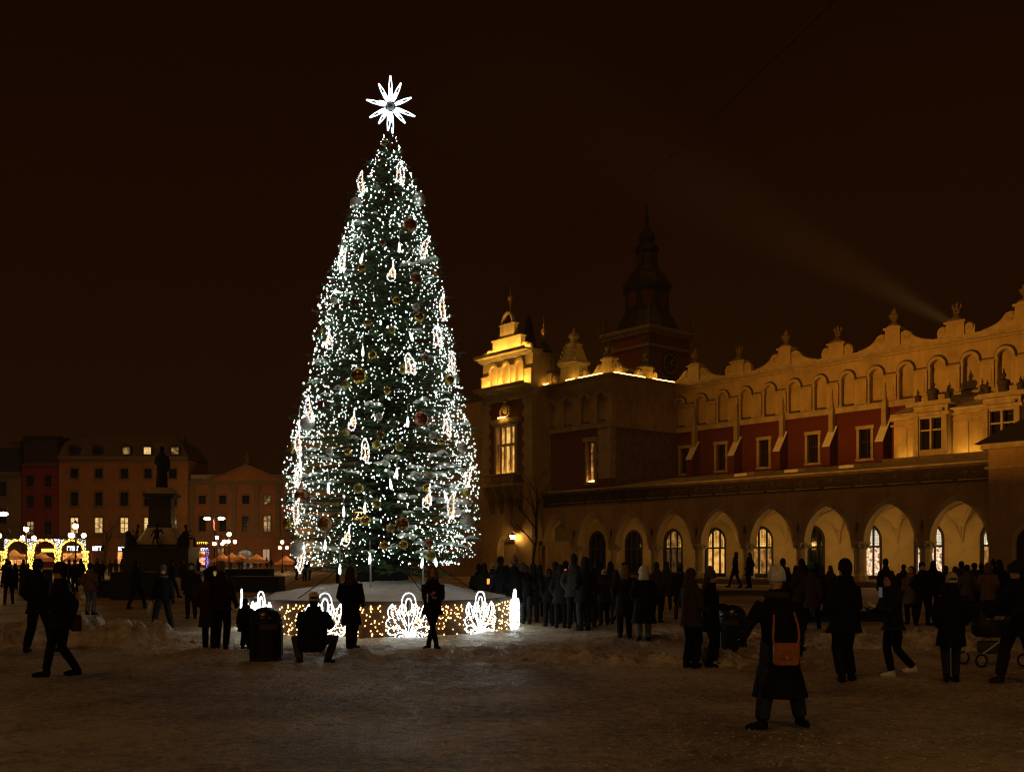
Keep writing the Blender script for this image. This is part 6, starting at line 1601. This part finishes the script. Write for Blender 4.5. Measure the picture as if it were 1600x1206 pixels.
def crowd(spots, where, group, seed, face=(150, 210), hmin=1.48, hmax=1.84, bright=.25):
    r = random.Random(seed)
    spots = sorted(spots, key=lambda s_: s_[0])
    for i, s_ in enumerate(spots):
        px, fy = s_[0], s_[1]; k = r.choice(KINDS_) if len(s_) < 3 or s_[2] is None else KINDS_[s_[2]]
        hat_ = s_[3] if len(s_) > 3 else r.choice(["charcoal", "black", "grey", "dark grey", "charcoal", "tan"] if r.random() < bright else ["charcoal", "black", "black"])
        coat_ = s_[4] if len(s_) > 4 else r.choice(["black", "black", "charcoal", "navy", "black", "brown", "dark grey"])
        person("%s from left %s: %s coat, %s" % (ORD[i], where, coat_, LOOK[k[0]]), px, fy, r.uniform(hmin, hmax), k[0], k[1], yaw=r.uniform(*face), coat=coat_, trousers=r.choice(["black", "navy", "charcoal", "jeans", "black"]), hat=hat_, hair=r.choice(["dark hair", "brown hair", "dark hair"]), fur=r.choice(["tan", "grey", "cream"]), scarf="charcoal", group=group)
crowd([(748, 965, 0), (757, 968, 3), (769, 966, 1, "cream"), (782, 975, 5), (792, 970, 2, "grey"), (803, 983, 1, "tan", "black"), (815, 970, 8, "grey"), (822, 978, 4), (833, 972, 2), (843, 966, 6), (858, 978, 0), (868, 974, 4), (876, 981, 2), (884, 972, 9), (897, 984, 0, "charcoal", "dark grey"), (905, 970, 3), (913, 985, 2, "black"), (922, 980, 4),
       (929, 968, 1, "grey"), (937, 972, 5), (944, 978, 0, "cream", "brown"), (954, 968, 3), (962, 975, 2), (1026, 972, 4, "black", "brown"), (1041, 955, 6, "black")], "in crowd right of tree", "crowd right of the tree", 3)
crowd([(1223, 958, 0), (1231, 952, 4), (1243, 962, 2), (1252, 975, 3, "black", "brown"), (1259, 950, 7), (1284, 955, 2), (1297, 950, 3)], "in group left of tall man", "group left of the tall man", 5)
crowd([(1384, 958, 5), (1412, 950, 4), (1458, 955, 3), (1478, 950, 0), (1492, 955, 2), (1502, 958, 4), (1522, 960, 9), (1533, 952, 0, "black"), (1552, 955, 1), (1561, 962, 3), (1577, 958, 2), (1590, 965, 0)], "in crowd before arcade at right", "crowd at the right", 6)
crowd([(10, 915, 0), (24, 920, 3), (36, 913, 2), (43, 925, 4), (108, 918, 5), (117, 925, 0), (127, 915, 3), (152, 917, 2), (160, 910, 4)], "among figures below lit arches", "figures below the lit arches", 7, (0, 360))
crowd([(172, 900, 0), (181, 898, 3), (190, 896, 2), (197, 898, 4, "red", "red"), (286, 922, 2), (268, 935, 5), (309, 900, 3, "red", "wine")], "around the monument's foot", "figures around the monument", 8, (0, 360))
crowd([(350, 889, 0), (361, 888, 3), (373, 889, 2), (378, 889, 4), (387, 889, 0), (397, 889, 5), (407, 888, 3), (417, 889, 6), (424, 889, 2)], "by the far parasols", "far figures by the parasols", 9, (0, 360))
crowd([(463, 905, 4), (476, 908, 2), (483, 906, 0)], "behind the platform, under lowest boughs", "figures behind the platform", 10, (0, 360))

# ---- phones held up in the crowd, their screens lit
def phone(px, py, Y, col, st, label):
    p = at(px, py, Y); e = empty("phone", p, R(-70 if st < .1 else random.uniform(-25, 25)), label, "phone", "lit phones in the crowd")
    m = MB(); m.box(-.042, .042, 0, .012, -.08, .08); m.build("case", M_iron, e)
    m = MB(); m.box(-.038, .038, -.004, -.001, -.074, .074); m.build("screen", glow("screen_" + label.split()[0], col, st, (.02, .02, .02)), e)
phone(769, 903, 28.2, (.8, .15, .7), 1.2, "purple lit phone held up in the crowd right of the tree")
phone(763, 908, 28.0, (1.0, .35, .08), 1.5, "orange lit phone beside the purple one in the crowd")
phone(883, 893, 27.2, (.8, .06, .1), .8, "red lit phone in the middle of the crowd right of the tree")
phone(1376, 925, 15.2, (.85, .95, 1.0), .05, "white lit phone held by the person in white trainers")
phone(668, 934, 19.5, (.5, .2, .1), .04, "dim phone in the hands of the person with crossed legs")

# ---- pram
pm_ = empty("pram", ((1550 - 800) * 17.2 / F, 17.2, 0), R(8), "black pram with pale bag underneath, pushed at the right border", "pram")
m = MB(); m.loft([ell((cx_, 0, z), rx, .20, 14) for z, rx, cx_ in ((.50, .26, -.02), (.56, .34, -.02), (.72, .38, 0), (.78, .38, 0))]); m.build("carrycot", M_iron, pm_, True)
m = MB(); m.loft([[( -.02 - .38 * math.cos(a) * s_, y, .78 + .34 * math.sin(a) * s_) for a in [PI * .02 + i * PI * .58 / 8 for i in range(9)]] for y, s_ in ((-.21, .92), (-.12, 1.0), (.12, 1.0), (.21, .92))], cap=False, closed=False); m.build("hood", cm("black"), pm_)
m = MB()
for y in (-.22, .22): m.tube([(-.36, y, .20), (.10, y, .50), (.52, y, .98)], .013, 6); m.tube([(.40, y, .20), (.02, y, .52)], .013, 6)
m.tube([(.52, -.22, .98), (.56, 0, 1.0), (.52, .22, .98)], .016, 6); m.build("frame", M_tube, pm_)
wh = MB(); wh.ring((0, 0, 0), .10, .018, 20, 6, 'y'); whm = wh.mesh("wheel"); sp_ = MB()
for i in range(6): a = R(60 * i); sp_.tube([(0, 0, 0), (.10 * math.cos(a), 0, .10 * math.sin(a))], .006, 4)
spm = sp_.mesh("spokes")
for x in (-.36, .40):
    for y in (-.26, .26):
        w2 = link("wheel", whm, M_iron, pm_, (x, y, .12)); link("spokes", spm, M_tube, w2)
m = MB(); m.loft([ell((0, 0, z), rx, .16, 12) for z, rx in ((.22, .22), (.26, .26), (.36, .27), (.42, .25))]); m.build("basket", cm("grey"), pm_, True)

# ---- monument on its stepped base
MY = 95.0; mo_ = empty("monument", ((253 - 800) * MY / F, MY, 0), R(8), "dark stepped monument with a standing bronze figure and seated figures, snow on its ledges", "monument")
M_gran = mat("dark_granite", (.045, .035, .028), rough=.6, var=.25, scale=3); M_br = cm("bronze")
zq = lambda py: hz(py, MY)
st = MB(); st.box(-3.3, 3.3, -3.3, 3.3, 0, .5); st.build("step", M_gran, mo_); st = MB(); st.box(-2.9, 2.9, -2.9, 2.9, .5, zq(858)); st.build("lower_block", M_gran, mo_)
st = MB(); st.box(-3.0, 3.0, -3.0, 3.0, zq(858), zq(856)); st.build("ledge", M_gran, mo_)
st = MB(); st.taper(0, 0, zq(856), zq(826), 2.0, 2.0, 1.15, 1.15); st.build("figure_base", M_gran, mo_)
X, Y_ = np.meshgrid(np.linspace(-1.98, 1.98, 24), np.linspace(-1.98, 1.98, 24)); dmx = np.maximum(np.abs(X), np.abs(Y_))
link("snow", grid_mesh("snow", X, Y_, zq(855) + np.clip((2.1 - dmx) / .95, 0, 1) * (zq(826) - zq(856)) + .07 * fbm(X * 2, Y_ * 2, 3, 6)), M_roofsnow, mo_)
st = MB(); st.box(-1.0, 1.0, -1.0, 1.0, zq(828), zq(776)); st.box(-1.12, 1.12, -1.12, 1.12, zq(826), zq(820)); st.build("pedestal", M_gran, mo_)
st = MB(); st.box(-1.45, 1.45, -1.45, 1.45, zq(776), zq(772)); st.box(-1.25, 1.25, -1.25, 1.25, zq(779), zq(776) - .004); st.build("pedestal_cornice", M_gran, mo_)
st = MB(); st.taper(0, 0, zq(772), zq(762), 1.35, 1.35, .75, .75); st.build("snow_cap", M_roofsnow, mo_)
fg = figure(feet=((-.10, 0, 0), (.10, -.06, 0)), hem=.10, flare=.6, puff=1.12, top="none", hair="short", hands=((-.12, -.20, 1.2), (.26, -.10, .9)), seed=60)
s_ = (zq(698) - zq(768)) / 1.78
for nm, me, sl in fg:
    o = link("statue_" + nm, me, M_br, mo_, (0, 0, zq(768))); o.scale = (s_,) * 3
sg = figure(feet=((-.14, -.42, -.42), (.14, -.46, -.42)), pelvis=(0, 0, .14), lean=(.0, .12), hands=((-.25, -.35, .25), (.32, -.1, .55)), hem=-.1, top="none", hair="short", puff=1.1, seed=61)
for k, (x, y, a) in enumerate(((0, -2.3, 0), (2.3, 0, 90), (-2.3, 0, -90), (0, 2.3, 180))):
    e = link("seated_figure", sg[1][1], M_br, mo_, (x, y, zq(856) + .75), R(a)); e.scale = (1.5,) * 3
    for j in (0, 2, len(sg) - 1): link(sg[j][0], sg[j][1], M_br, e)
for a in (-1, 1):
    m = MB(); m.ball((a * 2.35, -2.35, zq(856) + .45), .75, 2, (.8, .8, 1.1)); m.ball((a * 2.5, -2.5, zq(856) + 1.25), .30, 2); m.build("corner_group", M_br, mo_, True)
bpy.data.scenes.remove(TMP)

# ------------------------------------------------------------------ mast of the wall floodlight, behind the Christmas tree
fl = bpy.data.objects["wall_floodlight"]; p = fl.location
e = empty("floodlight_mast", (p.x, p.y, 0), 0, "slim floodlight mast standing behind the Christmas tree", "floodlight")
m = MB(); m.tube([(0, 0, 0), (0, 0, p.z - .35)], [.10, .07], 8); m.build("mast", M_iron, e)
m = MB(); m.box(-.35, .35, -.30, -.12, p.z - .42, p.z - .36); m.build("bracket", M_iron, e)
dv = (hw(-10, WY, 13.5) - p); dv.z = 0; dv.normalize(); sv = Vector((-dv.y, dv.x, 0))
c = dv * 1.0 + Vector((0, 0, p.z))
m = MB(); m.add([c + sv * a_ + Vector((0, 0, b_)) + dv * k_ for k_ in (0, .03) for a_, b_ in ((-1.6, -1.1), (1.6, -1.1), (1.6, .105), (-1.6, .105))], [(3, 2, 1, 0), (4, 5, 6, 7), (0, 1, 5, 4), (1, 2, 6, 5), (2, 3, 7, 6), (3, 0, 4, 7)]); m.build("barn_door", M_iron, e)  # unseen plate added to keep the floodlight off the arcade front

# ------------------------------------------------------------------ haze in the night air and the searchlight behind the hall
sl = hw(-7.6, WY + 3.2, 17.6)
aim = at(1085, 292, 92)
flood("searchlight", sl, aim, 150000, 17, 1.0, (1.0, .48, .14), .3)
e = empty("searchlight_housing", sl, 0, "searchlight on the roof of the market hall behind the parapet", "searchlight")
dd = (aim - sl).normalized(); m = MB(); m.tube([-dd * .6, -dd * .5, -dd * .05], [.3, .42, .45], 14); m.build("housing", M_iron, e)
m = MB(); m.box(-.3, .3, -.3, .3, -1.2, -.5); m.build("foot", M_iron, e)
hb_ = MB(); hb_.box(-345, 345, -40, 345, -1.2, 62); hz_o = hb_.build("haze", None)
hm = bpy.data.materials.new("night_haze"); hm.use_nodes = True; nt = hm.node_tree
for n in list(nt.nodes):
    if n.type != 'OUTPUT_MATERIAL': nt.nodes.remove(n)
pv = nt.nodes.new("ShaderNodeVolumePrincipled"); pv.inputs["Color"].default_value = (.9, .9, .9, 1); pv.inputs["Density"].default_value = .0003; pv.inputs["Anisotropy"].default_value = 0.0
nt.links.new(pv.outputs[0], [n for n in nt.nodes if n.type == 'OUTPUT_MATERIAL'][0].inputs["Volume"])
hz_o.data.materials.append(hm); tag(hz_o, "thin winter haze in the night air", kind="stuff")
